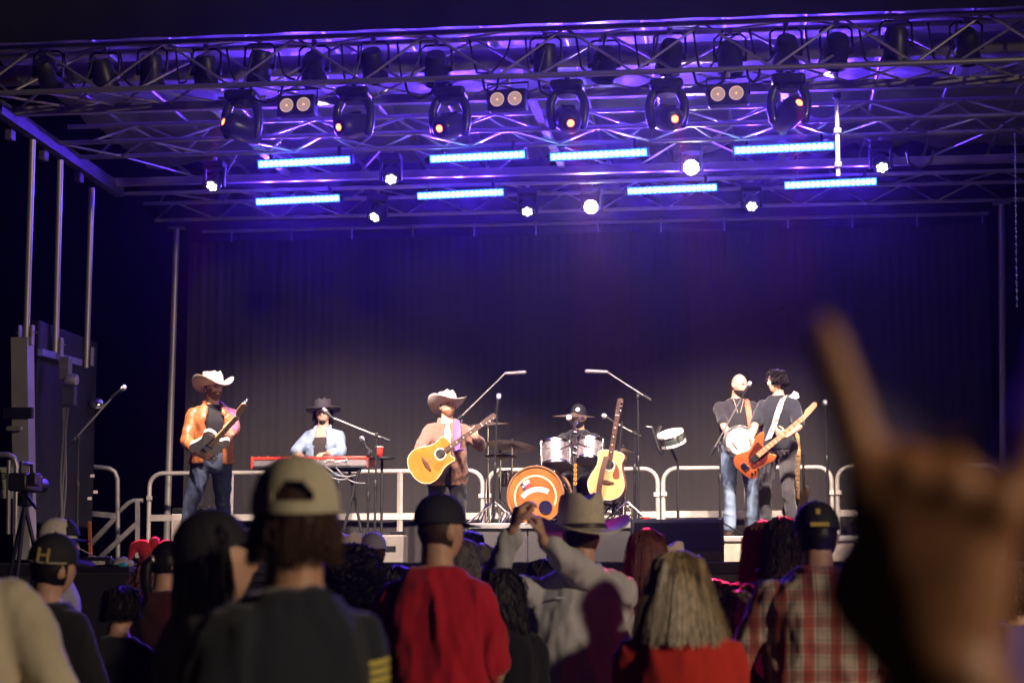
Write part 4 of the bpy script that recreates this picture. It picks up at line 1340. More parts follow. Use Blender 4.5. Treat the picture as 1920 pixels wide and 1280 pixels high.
def solid_guitar(name, label, M, ol, body, neck, board, guard_ol, guard, pick, scale=0.42, nstr=6, headol=None, tuners=6, control=None):
    t = thing(name, label, 'guitar', M=M)
    b = G().prism(closed_spline(ol, 5), 0.0, 0.045, None, 0.006).build('body', body, t, True, 0, None, 50)
    if guard_ol: G().prism(closed_spline(guard_ol, 4), -0.004, 0.001).build('pickguard', guard, b)
    for (x, w, z, a) in pick:
        G().box((0, 0, 0), (w, 0.016, z), Matrix.Translation((x, -0.006, 0)) @ Matrix.Rotation(a, 4, 'Y')).build('pickup', BLK(), b, True, 0.003)
    G().box((-0.15, -0.006, 0), (0.055, 0.016, 0.075)).build('bridge', CHR(), b, True, 0.003)
    for k, (x, z) in enumerate(control or [(-0.14, -0.105), (-0.10, -0.11), (-0.06, -0.112)]):
        G().lathe([(0.012, 0), (0.012, 0.012), (0.009, 0.018)], 14, Matrix.Translation((x, -0.002, z)) @ Matrix.Rotation(PI / 2, 4, 'X')).build('knob', CHR(), b)
    neck_parts(t, 0.03, 0.16 + scale, -0.008, 0.028, 0.021, board, neck, 21, headol or [(0, 0.022), (0.02, 0.026), (0.05, 0.045), (0.17, 0.052), (0.19, 0.03), (0.17, 0.0), (0.05, -0.018), (0, -0.022)], neck, tuners, False)
    strings(t, -0.15, 0.17 + scale, -0.016, -0.022, 0.026, 0.018, nstr)
    return t

def stand_legs(t, z, r, rad=0.011, n=3, ph=0.4, m=None):
    m = m or BLKM()
    for k in range(n):
        a = ph + 2 * PI * k / n
        rod('leg', (0.0, 0.0, z), (r * math.cos(a), r * math.sin(a), 0.012), rad, m, t, 8)
        G().ell((r * math.cos(a), r * math.sin(a), 0.014), (0.018, 0.018, 0.014), 8, 5).build('rubber_foot', CAB(), t)

def microphone(t, tip, d, grille=None, r=0.026):
    """handheld microphone part: tip = front of the grille, d = pointing direction"""
    d = Vector(d).normalized(); M = frame(Vector(tip), d, z=(0.1, 0.3, 1)) @ Matrix.Rotation(PI / 2, 4, 'Y')
    b = G().lathe([(0.010, -0.20), (0.0125, -0.195), (0.0165, -0.07), (0.021, -0.055)], 14, M).build('microphone', BLKM(), t)
    G().lathe([(0.021, -0.057), (r, -0.045), (r * 1.04, -0.03), (r * 0.95, -0.012), (r * 0.55, -0.002), (0.003, 0)], 18, M).build('grille', grille or mat('mic_grille', (0.55, 0.55, 0.62), 0.35, 0.8, bump=0.6, bscale=500), b)
    return b

def mic_stand(label, base, mast_top, boom_a=None, boom_b=None, mic_dir=None, round_base=False, legs_r=0.30, r=0.011, pencil=False, group=None, clutch=True, m=None, mic=True):
    base = Vector(base); t = thing('microphone_stand', label, 'mic stand', base, 0, group)
    m = m or BLKM()
    top = Vector(mast_top) - base
    if round_base:
        G().lathe([(0.135, 0), (0.135, 0.012), (0.11, 0.025), (0.03, 0.035), (0.02, 0.06)], 28).build('round_base', m, t)
    else:
        stand_legs(t, 0.16, legs_r, 0.009, 3, 0.5, m)
        G().lathe([(0.022, 0.10), (0.026, 0.14), (0.026, 0.18), (0.02, 0.2)], 12).build('leg_hub', m, t)
    rod('mast', (0, 0, 0.02), top * 0.62, r * 1.25, m, t)
    rod('mast', top * 0.62, top, r * 0.85, CHR() if m is not BLKM() else m, t)
    q = top * 0.62
    G().lathe([(0.018, -0.04), (0.022, -0.02), (0.022, 0.03), (0.015, 0.05)], 12, Matrix.Translation(q)).build('clutch', m, t)
    tip = top; d = Vector(mic_dir) if mic_dir else Vector((0, 0, 1))
    if boom_a is not None:
        a = Vector(boom_a) - base; b = Vector(boom_b) - base
        rod('boom', a, b, r * 0.75, mat('boom_steel', (0.45, 0.43, 0.42), 0.35, 0.8), t)
        G().box(top, (0.035, 0.05, 0.045)).build('boom_clamp', m, t, True, 0.008)
        e = a + (b - a).normalized() * 0.10
        rod('counterweight', a, e, r * 1.7, m, t)
        tip = b
    if mic:
        if pencil:
            d = d.normalized()
            G().limb([tip + d * 0.0, tip + d * 0.22], [0.016, 0.022], 12).build('microphone', mat('mic_grey', (0.32, 0.28, 0.30), 0.4, 0.4), t)
        else:
            microphone(t, tip + d.normalized() * 0.15, d)
    return t

# ---- drum kit
def drum(name, label, M, R, depth, shell, front, lugs=8, hoop=None, back=True):
    """shell round local z, front head at z=0, shell runs to z=-depth"""
    t = thing(name, label, 'drum', M=M)
    G().lathe([(R - 0.006, -0.004), (R, -0.006), (R, -depth + 0.006), (R - 0.006, -depth + 0.004)], 40).build('shell', shell, t, True, 0, None, 50)
    h = hoop or CHR()
    for z in (0.0, -depth):
        G().lathe([(R - 0.004, z - 0.018), (R + 0.012, z - 0.018), (R + 0.014, z + 0.002), (R + 0.010, z + 0.014), (R - 0.002, z + 0.014), (R - 0.004, z - 0.018)], 40, None, False).build('hoop', h, t)
    G().lathe([(R - 0.002, 0.0), (R * 0.5, 0.002), (0.003, 0.002)], 40).build('drum_head', front, t)
    G().lathe([(R - 0.002, -depth), (0.003, -depth - 0.001)], 40).build('drum_head', mat('head_clear', (0.55, 0.48, 0.48), 0.35), t)
    for k in range(lugs):
        a = 2 * PI * (k + 0.5) / lugs
        c, s = math.cos(a), math.sin(a)
        rod('tension_rod', ((R + 0.013) * c, (R + 0.013) * s, 0.012), ((R + 0.013) * c, (R + 0.013) * s, -depth - 0.012), 0.004, CHR(), t, 6)
        G().box((R + 0.012, 0, -min(0.06, depth * 0.3)), (0.024, 0.024, 0.05), Matrix.Rotation(a, 4, 'Z')).build('lug', CHR(), t, True, 0.005)
    return t
def cymbal(label, pos, R, tilt, base, boom=None, m=None, grp='cymbals of the drum kit'):
    base = Vector(base); t = thing('cymbal', label, 'cymbal', base, 0, grp)
    p = Vector(pos) - base
    M = Matrix.Translation(p) @ tilt
    G().lathe([(0.006, 0.020), (0.022, 0.018), (0.04, 0.006), (R * 0.6, -0.010), (R, -0.022), (R * 0.6, -0.0125), (0.04, 0.003), (0.02, 0.014)], 48, M).build('plate', m or mat('cymbal_bronze', (0.50, 0.36, 0.26), 0.38, 0.85, var=0.12, vscale=30, bump=0.05), t)
    G().lathe([(0.012, 0.02), (0.012, 0.045), (0.005, 0.06)], 10, M).build('wing_nut', BLKM(), t)
    k = boom if boom is not None else p + Vector((0, 0, -0.02))
    if boom is not None:
        k = Vector(boom) - base
        rod('boom', k, p, 0.009, CHR(), t)
    rod('mast', (k.x, k.y, 0.12), k, 0.012, CHR(), t)
    for q in range(3):
        a = q * 2 * PI / 3 + 0.3
        rod('leg', (k.x, k.y, 0.28), (k.x + 0.26 * math.cos(a), k.y + 0.26 * math.sin(a), 0.012), 0.009, CHR(), t)
    return t

SILV = mat('drum_silver', (0.45, 0.40, 0.42), 0.28, 0.7, var=0.15, vscale=14)
DKSH = mat('drum_dark', (0.03, 0.022, 0.03), 0.2, 0.2, coat=0.5)
D_BD = 20.25
bc = P(1004, 932, D_BD)
facing = Matrix.Rotation(PI / 2, 4, 'X')            # local z -> world -y (towards the audience)
bdM = Matrix.Translation((bc.x, bc.y, RZ1 + 0.315)) @ Matrix.Rotation(-0.12, 4, 'Z') @ facing
bdrum = drum('bass_drum', 'large bass drum with printed amber front head and round port', bdM, 0.300, 0.42, DKSH,
             mat('amber_head', (0.52, 0.20, 0.055), 0.14, 0.35, var=0.35, vscale=2.5, coat=0.8), 10, mat('hoop_wood', (0.40, 0.22, 0.12), 0.3, 0.3, coat=0.4))
# printed ring, ribbon with lettering, flag, port hole on the front head
hd = [c for c in bdrum.children if c.name.startswith('drum_head')][0]
rb = []
def arc_ring(c, r0, r1, a0, a1, z, n=36):
    return [[(c[0] + r * math.cos(a0 + (a1 - a0) * k / n), c[1] + r * math.sin(a0 + (a1 - a0) * k / n), z) for k in range(n + 1)] for r in (r0, r1)]
g = G()
g.loft(arc_ring((0, -0.02), 0.215, 0.232, -0.4, PI + 0.5, 0.0045), caps=False, closed=False)
g.build('printed_ring', mat('print_cream', (0.85, 0.66, 0.40), 0.4), hd, False)
g = G(); g.loft(arc_ring((0.03, -0.16), 0.195, 0.245, 1.05, 2.45, 0.0055), caps=False, closed=False)
g.build('printed_ribbon', mat('print_white', (0.85, 0.82, 0.74), 0.5), hd, False)
g = G()
txt = 'JOSH ABBOTT BAND'
for k, chr_ in enumerate(txt):
    if chr_ == ' ': continue
    a = 2.36 - (2.36 - 1.12) * k / (len(txt) - 1)
    M_ = Matrix.Translation((0.03 + 0.22 * math.cos(a), -0.16 + 0.22 * math.sin(a), 0.0068)) @ Matrix.Rotation(a - PI / 2, 4, 'Z')
    text_geo(chr_, 0.032, M_, g)
g.build('printed_lettering', mat('print_black', (0.02, 0.02, 0.025), 0.6), hd, False)
FM = Matrix.Translation((-0.105, 0.105, 0.006)) @ Matrix.Rotation(0.55, 4, 'Z')
G().add([(-0.05, -0.04, 0), (-0.012, -0.04, 0), (-0.012, 0.04, 0), (-0.05, 0.04, 0)], [(0, 1, 2, 3)], FM).build('flag_blue', mat('print_navy', (0.03, 0.03, 0.07), 0.5), hd, False)
G().add([(-0.012, 0.0, 0), (0.055, 0.0, 0), (0.055, 0.04, 0), (-0.012, 0.04, 0)], [(0, 1, 2, 3)], FM).build('flag_white', MATS['print_white'], hd, False)
G().add([(-0.012, -0.04, 0), (0.055, -0.04, 0), (0.055, 0.0, 0), (-0.012, 0.0, 0)], [(0, 1, 2, 3)], FM).build('flag_red', mat('print_red', (0.65, 0.05, 0.06), 0.5), hd, False)
sg = [(0.014 * (1 if k % 2 == 0 else 0.42) * math.sin(k * PI / 5), 0.014 * (1 if k % 2 == 0 else 0.42) * math.cos(k * PI / 5)) for k in range(10)]
G().add([(-0.031 + p[0], p[1], 0.001) for p in sg], [tuple(range(10))], FM).build('flag_star', MATS['print_white'], hd, False)
G().lathe([(0.068, 0.003), (0.072, 0.009), (0.062, 0.010), (0.060, 0.004), (0.003, 0.003)], 32, Matrix.Translation((0.11, -0.13, 0.002))).build('port_ring', mat('port_dark', (0.015, 0.012, 0.05), 0.3), hd)
for s in (-1, 1):
    rod('spur', (0.29 * s, -0.12, -0.08), (0.38 * s, -0.31, 0.03), 0.009, CHR(), bdrum)
# toms
dw = 3600 / 20.9
for (px, py, R, dep, tx, lab) in ((1043, 850, 0.165, 0.25, -0.05, 'left silver rack tom with pinkish lower head above the bass drum'), (1107, 845, 0.150, 0.22, 0.08, 'right silver rack tom above the bass drum')):
    c = P(px, py, 20.75)
    M_ = Matrix.Translation(c + Vector((0, 0, 0.10))) @ Matrix.Rotation(tx, 4, 'Y') @ Matrix.Rotation(-0.30, 4, 'X')
    tm = drum('rack_tom', lab, M_, R, dep, SILV, mat('head_white', (0.7, 0.66, 0.62), 0.5), 6)
    G().lathe([(0.03, 0), (0.03, 0.03)], 14, Matrix.Translation((0, -R, -0.09)) @ Matrix.Rotation(PI / 2, 4, 'X')).build('badge', CHR(), tm)
c = P(1115, 925, 20.95); 
ft = drum('floor_tom', 'dark floor tom behind the standing acoustic guitar', Matrix.Translation((c.x + 0.12, c.y + 0.1, RZ1 + 0.56)), 0.20, 0.40, DKSH, MATS['head_white'], 8)
for k in range(3):
    a = k * 2.1 + 0.4
    rod('leg', (0.215 * math.cos(a), 0.215 * math.sin(a), -0.1), (0.23 * math.cos(a), 0.23 * math.sin(a), -0.56), 0.008, CHR(), ft)
c = P(960, 905, 20.9)
sn = drum('snare_drum', 'small chrome snare drum left of the bass drum', Matrix.Translation((c.x, c.y + 0.35, RZ1 + 0.62)), 0.178, 0.14, CHR(), MATS['head_white'], 8)
rod('stand', (0, 0, -0.14), (0, 0, -0.45), 0.012, CHR(), sn)
for k in range(3):
    rod('leg', (0, 0, -0.36), (0.24 * math.cos(k * 2.1), 0.24 * math.sin(k * 2.1), -0.61), 0.009, CHR(), sn)
RB = lambda px, d: Vector((P(px, 950, d).x, P(px, 950, d).y, RZ1))
RY = lambda a: Matrix.Rotation(a, 4, 'Y')
cymbal('wide ride-like cymbal seen nearly edge on, left of the rack toms', P(960, 833, 20.5), 0.275, RY(0.10) @ Matrix.Rotation(-0.16, 4, 'X'), RB(955, 20.6))
cymbal('crash cymbal in front of the drummer, above the rack toms', P(1076, 777, 20.7), 0.235, RY(0.03) @ Matrix.Rotation(0.10, 4, 'X'), RB(1079, 20.75))
cymbal('thin crash cymbal behind the singer guitar headstock', P(915, 792, 21.2), 0.23, RY(-0.05) @ Matrix.Rotation(0.12, 4, 'X'), RB(925, 21.2))
cymbal('small splash cymbal behind the standing acoustic guitar neck', P(1168, 843, 21.2), 0.14, RY(0.05), RB(1172, 21.2))
hhp = P(938, 852, 20.5)
hh = cymbal('hi-hat pair on a chrome stand at the left edge of the riser', hhp, 0.175, Matrix.Rotation(-0.08, 4, 'X'), RB(938, 20.5))
G().lathe([(0.006, -0.055), (0.03, -0.05), (0.175, -0.034), (0.03, -0.047)], 40, Matrix.Translation(hhp - RB(938, 20.5))).build('lower_plate', MATS['cymbal_bronze'], hh)
# hardware post with orange stickers in the middle of the kit
pp = RB(1078, 20.2)
hp = thing('drum_post', 'chrome rack post with orange stickers in the middle of the kit', 'drum hardware', pp)
rod('mast', (0, 0, 0.02), P(1078, 790, 20.2) - pp, 0.016, mat('post_dark', (0.10, 0.08, 0.09), 0.3, 0.6), hp)
stand_legs(hp, 0.22, 0.24, 0.009, 3, 0.2, CHR())
for k in range(5):
    q = P(1079, 872 + 8.5 * k, 20.17) - pp
    ring_y(G(), (0, 0), 0.009, 0.018, -0.004, 0.002, 16).build('sticker_ring', mat('sticker_orange', (0.85, 0.28, 0.05), 0.4), hp, True, 0, Matrix.Translation(q + Vector((0, -0.012, 0))))
for (ax, ay, bx, by) in ((1078, 800, 1090, 782), (1078, 806, 1066, 785), (1078, 830, 1050, 842), (1078, 830, 1104, 838), (1070, 815, 1079, 845), (1092, 812, 1079, 840)):
    rod('arm', P(ax, ay, 20.3) - pp, P(bx, by, 20.45) - pp, 0.009, CHR(), hp)
for (x, y) in ((1078, 812), (1079, 840), (1078, 852)):
    G().box(P(x, y, 20.2) - pp, (0.05, 0.05, 0.05)).build('clamp', CHR(), hp, True, 0.01)
microphone(hp, P(1066, 781, 20.2) - pp, Vector((-0.1, -0.9, 0.3)), mat('foam_white', (0.75, 0.68, 0.64), 0.8), 0.030)
# pedals and chrome clutter at the riser front
for (px, lab) in ((925, 'chrome hi-hat pedal and legs at the front of the riser'), (1175, 'chrome pedal hardware beside the standing guitar')):
    c = RB(px, 20.05); t = thing('drum_pedal', lab, 'pedal', c)
    G().box((0, 0, 0.02), (0.10, 0.26, 0.018), Matrix.Rotation(0.18, 4, 'X')).build('foot_board', CHR(), t, False, 0.004)
    for s in (-1, 1):
        rod('upright', (0.05 * s, 0.1, 0.0), (0.04 * s, 0.12, 0.22), 0.008, CHR(), t)
        rod('leg', (0, 0.12, 0.24), (0.26 * s, -0.02 + 0.08 * s, 0.01), 0.009, CHR(), t)
    rod('cross_rod', (-0.06, 0.12, 0.2), (0.06, 0.12, 0.2), 0.008, CHR(), t)

# ---- acoustic guitar on a stand in front of the drums
p0 = P(1142, 875, 19.95); ax = P(1159, 776, 20.02) - p0
M_ = frame(p0, ax, y=(0.22, 1, 0.12))
acoustic('natural blonde acoustic guitar propped upright on a stand before the drums', M_,
         mat('spruce_blonde', (0.62, 0.42, 0.17), 0.32, var=0.10, vscale=3, coat=0.3, stretch=(1, 1, 12)), mat('mahogany_side', (0.26, 0.09, 0.045), 0.3, var=0.2, coat=0.3), mat('guard_brown', (0.22, 0.06, 0.03), 0.3))
gs = thing('guitar_stand', 'black stand holding the blonde acoustic guitar', 'guitar stand', RB(1150, 20.15))
O_ = RB(1150, 20.15)
rod('mast', (0, 0, 0.1), P(1166, 790, 20.25) - O_, 0.013, BLKM(), gs)
stand_legs(gs, 0.22, 0.25, 0.011, 3, 0.5)
for s in (-1, 1):
    rod('cradle_arm', (0, 0, 0.2), P(1140 + 22 * s, 942, 19.9) - O_, 0.012, BLKM(), gs)
sp = [P(1137, 855, 19.88), P(1130, 880, 19.86), P(1124, 910, 19.86), P(1120, 945, 19.9)]
so_ = G(); so_.loft([[p + Vector((-0.028, 0, 0)), p + Vector((0.028, 0, 0)), p + Vector((0.028, 0.006, 0)), p + Vector((-0.028, 0.006, 0))] for p in sp])
tag(so_.build('guitar_strap', mat('strap_leather', (0.11, 0.05, 0.04), 0.6, var=0.2)), 'brown leather strap hanging over the standing blonde guitar', 'strap')

# ================================================================== THE BAND
def stagefloor(px, d, z):
    p = P(px, 900, d); return Vector((p.x, p.y, z))
class Band(Person):
    def W(s, px, py, d): return wm(s.root).inverted() @ P(px, py, d)
    def D(s, v): return wm(s.root).to_3x3().inverted() @ Vector(v)
DENIM = mat('denim_dark', (0.040, 0.055, 0.10), 0.85, var=0.3, vscale=9, bump=0.2, bscale=250)
DENIML = mat('denim_light', (0.20, 0.27, 0.38), 0.85, var=0.30, vscale=7, bump=0.2, bscale=250)
BOOT = mat('boot_leather', (0.06, 0.035, 0.022), 0.4, var=0.2)

# --- left guitarist
gl = stagefloor(396, 18.9, DECK)
p = Band('person in cowboy hat and tan leather jacket playing a pale electric guitar', gl, math.radians(-158), 1.86, twist=0.05, lean=0.03, head=(0.35, 0.18, 0), group='musicians on the stage')
p.arm(1, p.W(371, 848, 18.55), hint=p.D((-1, 0.3, -0.5)), hand_dir=p.D((0.9, -0.1, -0.35)), palm=p.D((0.1, 0.95, 0.2)), curl=(0.5, 0.5, 0.55, 0.6))
p.arm(-1, p.W(436, 822, 18.40), hint=p.D((0.6, 0.4, -0.9)), hand_dir=p.D((-0.75, 0.0, 0.5)), palm=p.D((0.2, 0.9, 0.1)), curl=(0.55, 0.6, 0.6, 0.6))
p.leg(1, wm(p.root).inverted() @ stagefloor(347, 18.6, DECK), hint=p.D((-0.3, -1, 0)), toe=p.D((-0.4, -1, 0)), shoe=BOOT)
p.leg(-1, wm(p.root).inverted() @ stagefloor(425, 19.2, DECK), hint=p.D((0.3, -1, 0)), toe=p.D((0.5, -1, 0)), shoe=BOOT)
p.body(SKIN(), 0.008); p.eyes()
p.shirt(cloth('tee_black', (0.018, 0.017, 0.02)), 0, -0.06, 0.008, seed=2, amp=0.004)
p.jacket(mat('leather_tan', (0.36, 0.125, 0.04), 0.42, var=0.18, vscale=6, bump=0.25, bscale=30), hem=-0.02, gap=0.80, seed=5, amp=0.013)
p.trousers(DENIM, flare=1.1)
p.shell('beard', mat('beard_brown', (0.12, 0.06, 0.03), 0.8), lambda x, y, z: y > 0.05 and (z < -0.60 or (z < -0.40 and abs(x) > 0.25) or (-0.46 < z < -0.38) or (abs(x) > 0.72 and z < -0.05)), 0.005)
p.shell('hair', HAIRN(), lambda x, y, z: y < 0.15 and -0.35 < z < 0.5, 0.008)
p.cowboy(mat('felt_cream', (0.48, 0.41, 0.35), 0.85, var=0.08, vscale=6), mat('band_cream', (0.5, 0.42, 0.34), 0.7), tilt=-0.06, curl=0.085, brim=0.095)
TELE = [(-0.20, 0.0), (-0.19, 0.10), (-0.12, 0.155), (-0.02, 0.125), (0.05, 0.115), (0.12, 0.135), (0.17, 0.10), (0.165, 0.03), (0.12, -0.025), (0.13, -0.055), (0.175, -0.085), (0.16, -0.13), (0.09, -0.14), (0.02, -0.115), (-0.06, -0.13), (-0.13, -0.16), (-0.185, -0.11)]
a0 = P(393, 836, 18.47); ax = P(470, 752, 18.05) - a0
M_ = frame(a0, ax, y=(-0.62, 1, 0.15))
solid_guitar('electric_guitar', 'pale cream electric guitar with maple neck held by the tan-jacket guitarist', M_, TELE, mat('guitar_cream', (0.70, 0.66, 0.58), 0.25, coat=0.5, var=0.06), mat('maple', (0.66, 0.40, 0.17), 0.35, var=0.12), mat('maple_board', (0.60, 0.36, 0.15), 0.35, var=0.12),
             [(-0.05, 0.02), (0.03, 0.09), (0.12, 0.11), (0.13, 0.03), (0.09, -0.03), (0.09, -0.10), (0.0, -0.09)], mat('guard_white', (0.75, 0.73, 0.70), 0.3), [(-0.09, 0.03, 0.08, 0.25), (0.0, 0.028, 0.075, 0)], 0.36)

# --- keyboard player
kl = stagefloor(606, 21.75, DECK)
p = Band('seated person in wide black hat and denim jacket playing the red keyboard', kl, math.radians(178), 1.80, hip=(0, 0, 1.03), lean=0.06, head=(0.12, 0.16, 0.03), group='musicians on the stage')
p.arm(1, p.W(560, 851, 21.35), hint=p.D((-1, 0.4, -0.6)), hand_dir=p.D((0.25, -1, -0.15)), palm=p.D((0, 0, -1)), curl=(0.25,) * 4)
p.arm(-1, p.W(612, 850, 21.32), hint=p.D((1, 0.4, -0.6)), hand_dir=p.D((-0.5, -1, -0.1)), palm=p.D((0, 0, -1)), curl=(0.25,) * 4)
p.leg(1, (0.20, 0.28, 0.35), toe=(0.2, 1, 0), shoe=BOOT); p.leg(-1, (-0.22, 0.35, 0.22), toe=(-0.2, 1, 0), shoe=mat('sneaker_white', (0.75, 0.72, 0.68), 0.6))
p.body(SKIN(), 0.008); p.eyes()
p.shirt(cloth('tank_brown', (0.045, 0.032, 0.028)), 0, -0.05, 0.008, neck=0.44, amp=0.004)
p.jacket(mat('denim_jacket', (0.24, 0.32, 0.44), 0.85, var=0.25, vscale=8, bump=0.2, bscale=250), hem=-0.02, gap=0.62, sleeve=0.86, seed=9)
for s in (-1, 1):
    q = p.sp((0.108 * s, 0.150, 0.33))
    G().box((0, 0, 0), (0.09, 0.008, 0.035), Matrix.Translation(q)).build('pocket_flap', MATS['denim_jacket'], p.root, True, 0.003)
p.trousers(cloth('trousers_black', (0.02, 0.02, 0.022)))
p.shell('beard', mat('beard_black', (0.02, 0.014, 0.012), 0.8), lambda x, y, z: y > 0.2 and ((z < -0.62 and abs(x) < 0.45) or (-0.45 < z < -0.40 and abs(x) < 0.35)), 0.006)
p.strands(HAIRB(), 400, 0.12, r=0.006, seed=4, wave=0.012, curl=0.012, off=0.014, region=lambda x, y, z: -0.2 < z < 0.6 and y < 0.12)
p.cowboy(mat('felt_black', (0.045, 0.038, 0.042), 0.85), mat('band_black', (0.012, 0.012, 0.012), 0.5), tilt=0.0, curl=0.012, flat=True, brim=0.088, crown=0.12, lift=0.05)
stl = thing('stool', 'black stool under the keyboard player', 'stool', kl)
G().lathe([(0.17, 0.88), (0.18, 0.90), (0.18, 0.93), (0.15, 0.945)], 24).build('seat', BLK(), stl)
stand_legs(stl, 0.88, 0.24, 0.013, 4, 0.4)
# keyboard
ka = P(466, 866, 21.05); kb = P(695, 866, 21.05)
kc = (ka + kb) / 2; kw = 1.33
kz = kc.z
kt = thing('stage_keyboard', 'red stage keyboard with grey rear panel on a folding stand', 'keyboard', (kc.x, kc.y, kz), -0.02)
RED = mat('keyboard_red', (0.62, 0.045, 0.03), 0.35, var=0.06, coat=0.4)
G().box((0, 0.16, 0.045), (kw, 0.32, 0.035)).build('top_panel', RED, kt, True, 0.008)
G().box((0, 0.16, -0.05), (kw - 0.02, 0.31, 0.03)).build('bottom_panel', BLK(), kt, True, 0.006)
for s in (-1, 1):
    G().box((kw / 2 * s - 0.012 * s, 0.16, 0.0), (0.026, 0.33, 0.135)).build('end_cheek', RED, kt, True, 0.008)
G().box((0, 0.02, 0.0), (kw - 0.05, 0.02, 0.085)).build('rear_panel', mat('keyboard_grey', (0.16, 0.145, 0.145), 0.5, var=0.1), kt, False)
rnj = random.Random(11)
for k in range(17):                                   # rows of jacks and plugs on the rear panel
    x = (-0.06 + 0.030 * k) if k < 6 else (0.17 + 0.024 * (k - 6))
    hgt = rnj.choice((0.012, 0.020, 0.028))
    G().lathe([(0.008, 0), (0.009, 0.004), (0.006, 0.006), (0.006, hgt)], 10, Matrix.Translation((x, 0.010, 0.016 + rnj.uniform(-0.012, 0.012))) @ Matrix.Rotation(PI / 2 + 0.25, 4, 'X')).build('jack_plug', mat('plug_silver', (0.80, 0.78, 0.76), 0.35, 0.4), kt)
for k in range(9):
    G().lathe([(0.009, 0), (0.009, 0.012), (0.005, 0.014)], 10, Matrix.Translation((-0.6 + k * 0.035 + (0.35 if k > 4 else 0), 0.10, 0.063))).build('control_knob', BLK() if k % 3 else mat('knob_orange', (0.8, 0.25, 0.05), 0.4), kt)
for k in range(52):
    G().box((-kw / 2 + 0.05 + (kw - 0.1) * (k + 0.5) / 52, 0.25, 0.066), ((kw - 0.1) / 52 - 0.002, 0.14, 0.012)).build('white_key', mat('key_white', (0.8, 0.78, 0.74), 0.35), kt, False)
ks = thing('keyboard_stand', 'black folding cross stand under the red keyboard', 'keyboard stand', (kc.x, kc.y + 0.15, DECK), -0.02)
for dx in (-0.33, 0.45):
    rod('leg', (dx - 0.16, -0.12, 0.02), (dx + 0.10, -0.1, kz - DECK - 0.07), 0.017, BLKM(), ks)
    rod('leg', (dx + 0.16, 0.12, 0.02), (dx - 0.05, 0.05, kz - DECK - 0.07), 0.017, BLKM(), ks)
    rod('foot_bar', (dx - 0.16, -0.25, 0.02), (dx - 0.16, 0.25, 0.02), 0.017, BLKM(), ks)
rod('cross_bar', (-0.5, 0.0, kz - DECK - 0.085), (0.55, 0.0, kz - DECK - 0.085), 0.016, BLKM(), ks)
# hanging cables at the keyboard
for k, (x0, y0, x1, y1) in enumerate(((600, 872, 650, 898), (610, 873, 668, 890), (630, 876, 685, 905))):
    a = P(x0, y0, 21.0); b = P(x1, y1, 21.0)
    tag(G().tube([a.lerp(b, i / 10) + Vector((0, -0.01, -0.06 * math.sin(PI * i / 10))) for i in range(11)], 0.007, 6).build('signal_cable', mat('cable_grey', (0.2, 0.19, 0.2), 0.5)), 'signal cable drooping from the rear panel of the red keyboard', 'cable', 'cables under the red keyboard')
# side table with cup
tb = stagefloor(716, 21.0, DECK)
tt = thing('side_table', 'small round black table on one leg at the end of the keyboard', 'table', tb)
tz = P(716, 857, 21.0).z - DECK
G().lathe([(0.02, tz - 0.03), (0.145, tz - 0.02), (0.15, tz - 0.01), (0.148, tz)], 28).build('table_top', BLK(), tt)
rod('leg', (0, 0, 0.02), (0, 0, tz - 0.02), 0.016, BLKM(), tt)
G().lathe([(0.16, 0), (0.155, 0.015), (0.03, 0.04)], 24).build('base', BLKM(), tt)
def cup(label, pos):
    t = thing('plastic_cup', label, 'cup', pos)
    G().lathe([(0.03, 0), (0.032, 0.002), (0.045, 0.115), (0.047, 0.118), (0.044, 0.118), (0.040, 0.06), (0.03, 0.01)], 20).build('cup_wall', mat('cup_red', (0.70, 0.045, 0.03), 0.35), t)
    G().lathe([(0.0445, 0.113), (0.048, 0.116), (0.048, 0.121), (0.0445, 0.122)], 20, None, False).build('rim', mat('cup_rim', (0.8, 0.7, 0.66), 0.4), t)
    return t
cup('red plastic cup on the small round table by the keyboard', (tb.x - 0.03, tb.y, DECK + tz))
c = P(1210, 986, 20.0); cup('red plastic cup on the stage behind the floor monitor', (c.x, c.y, P(1210, 990, 20.0).z))
wb = thing('stage_box', 'small plinth under the red plastic cup behind the monitor', 'plinth', (c.x, c.y, DECK))
G().box((0, 0, (P(1210, 990, 20.0).z - DECK) / 2), (0.24, 0.2, P(1210, 990, 20.0).z - DECK)).build('case', BLK(), wb, False, 0.008)
G().box((0, -0.104, 0.1), (0.08, 0.01, 0.03)).build('handle', CHR(), wb, False, 0.003)

# --- singer
sl = stagefloor(838, 20.45, DECK)
p = Band('person in white cowboy hat and brown shirt singing with an amber acoustic guitar', sl, math.radians(-168), 1.83, lean=0.02, wide=1.10, belly=0.02, head=(0.30, 0.22, -0.05), group='musicians on the stage')
p.arm(1, p.W(803, 856, 20.05), hint=p.D((-1, 0.25, -0.3)), hand_dir=p.D((0.8, -0.1, -0.6)), palm=p.D((0.1, 1, 0)), curl=(0.45, 0.45, 0.5, 0.55))
p.arm(-1, p.W(893, 822, 20.10), hint=p.D((0.9, 0.3, -0.8)), hand_dir=p.D((-0.5, -0.25, 0.65)), palm=p.D((-0.2, 0.9, 0.1)), curl=(0.7, 0.75, 0.75, 0.75))
p.leg(1, (0.14, 0.02, 0), toe=(0.25, 1, 0), shoe=BOOT); p.leg(-1, (-0.15, 0.05, 0), toe=(-0.25, 1, 0), shoe=BOOT)
p.body(SKIN(), 0.008); p.eyes()
p.shirt(cloth('shirt_tee_white', (0.66, 0.56, 0.48)), 0, 0.1, 0.006, neck=0.53, amp=0.004)
p.jacket(cloth('shirt_brown', (0.21, 0.105, 0.075)), hem=-0.13, gap=0.20, sleeve=0.93, seed=14, off=0.036, amp=0.014, name='shirt')
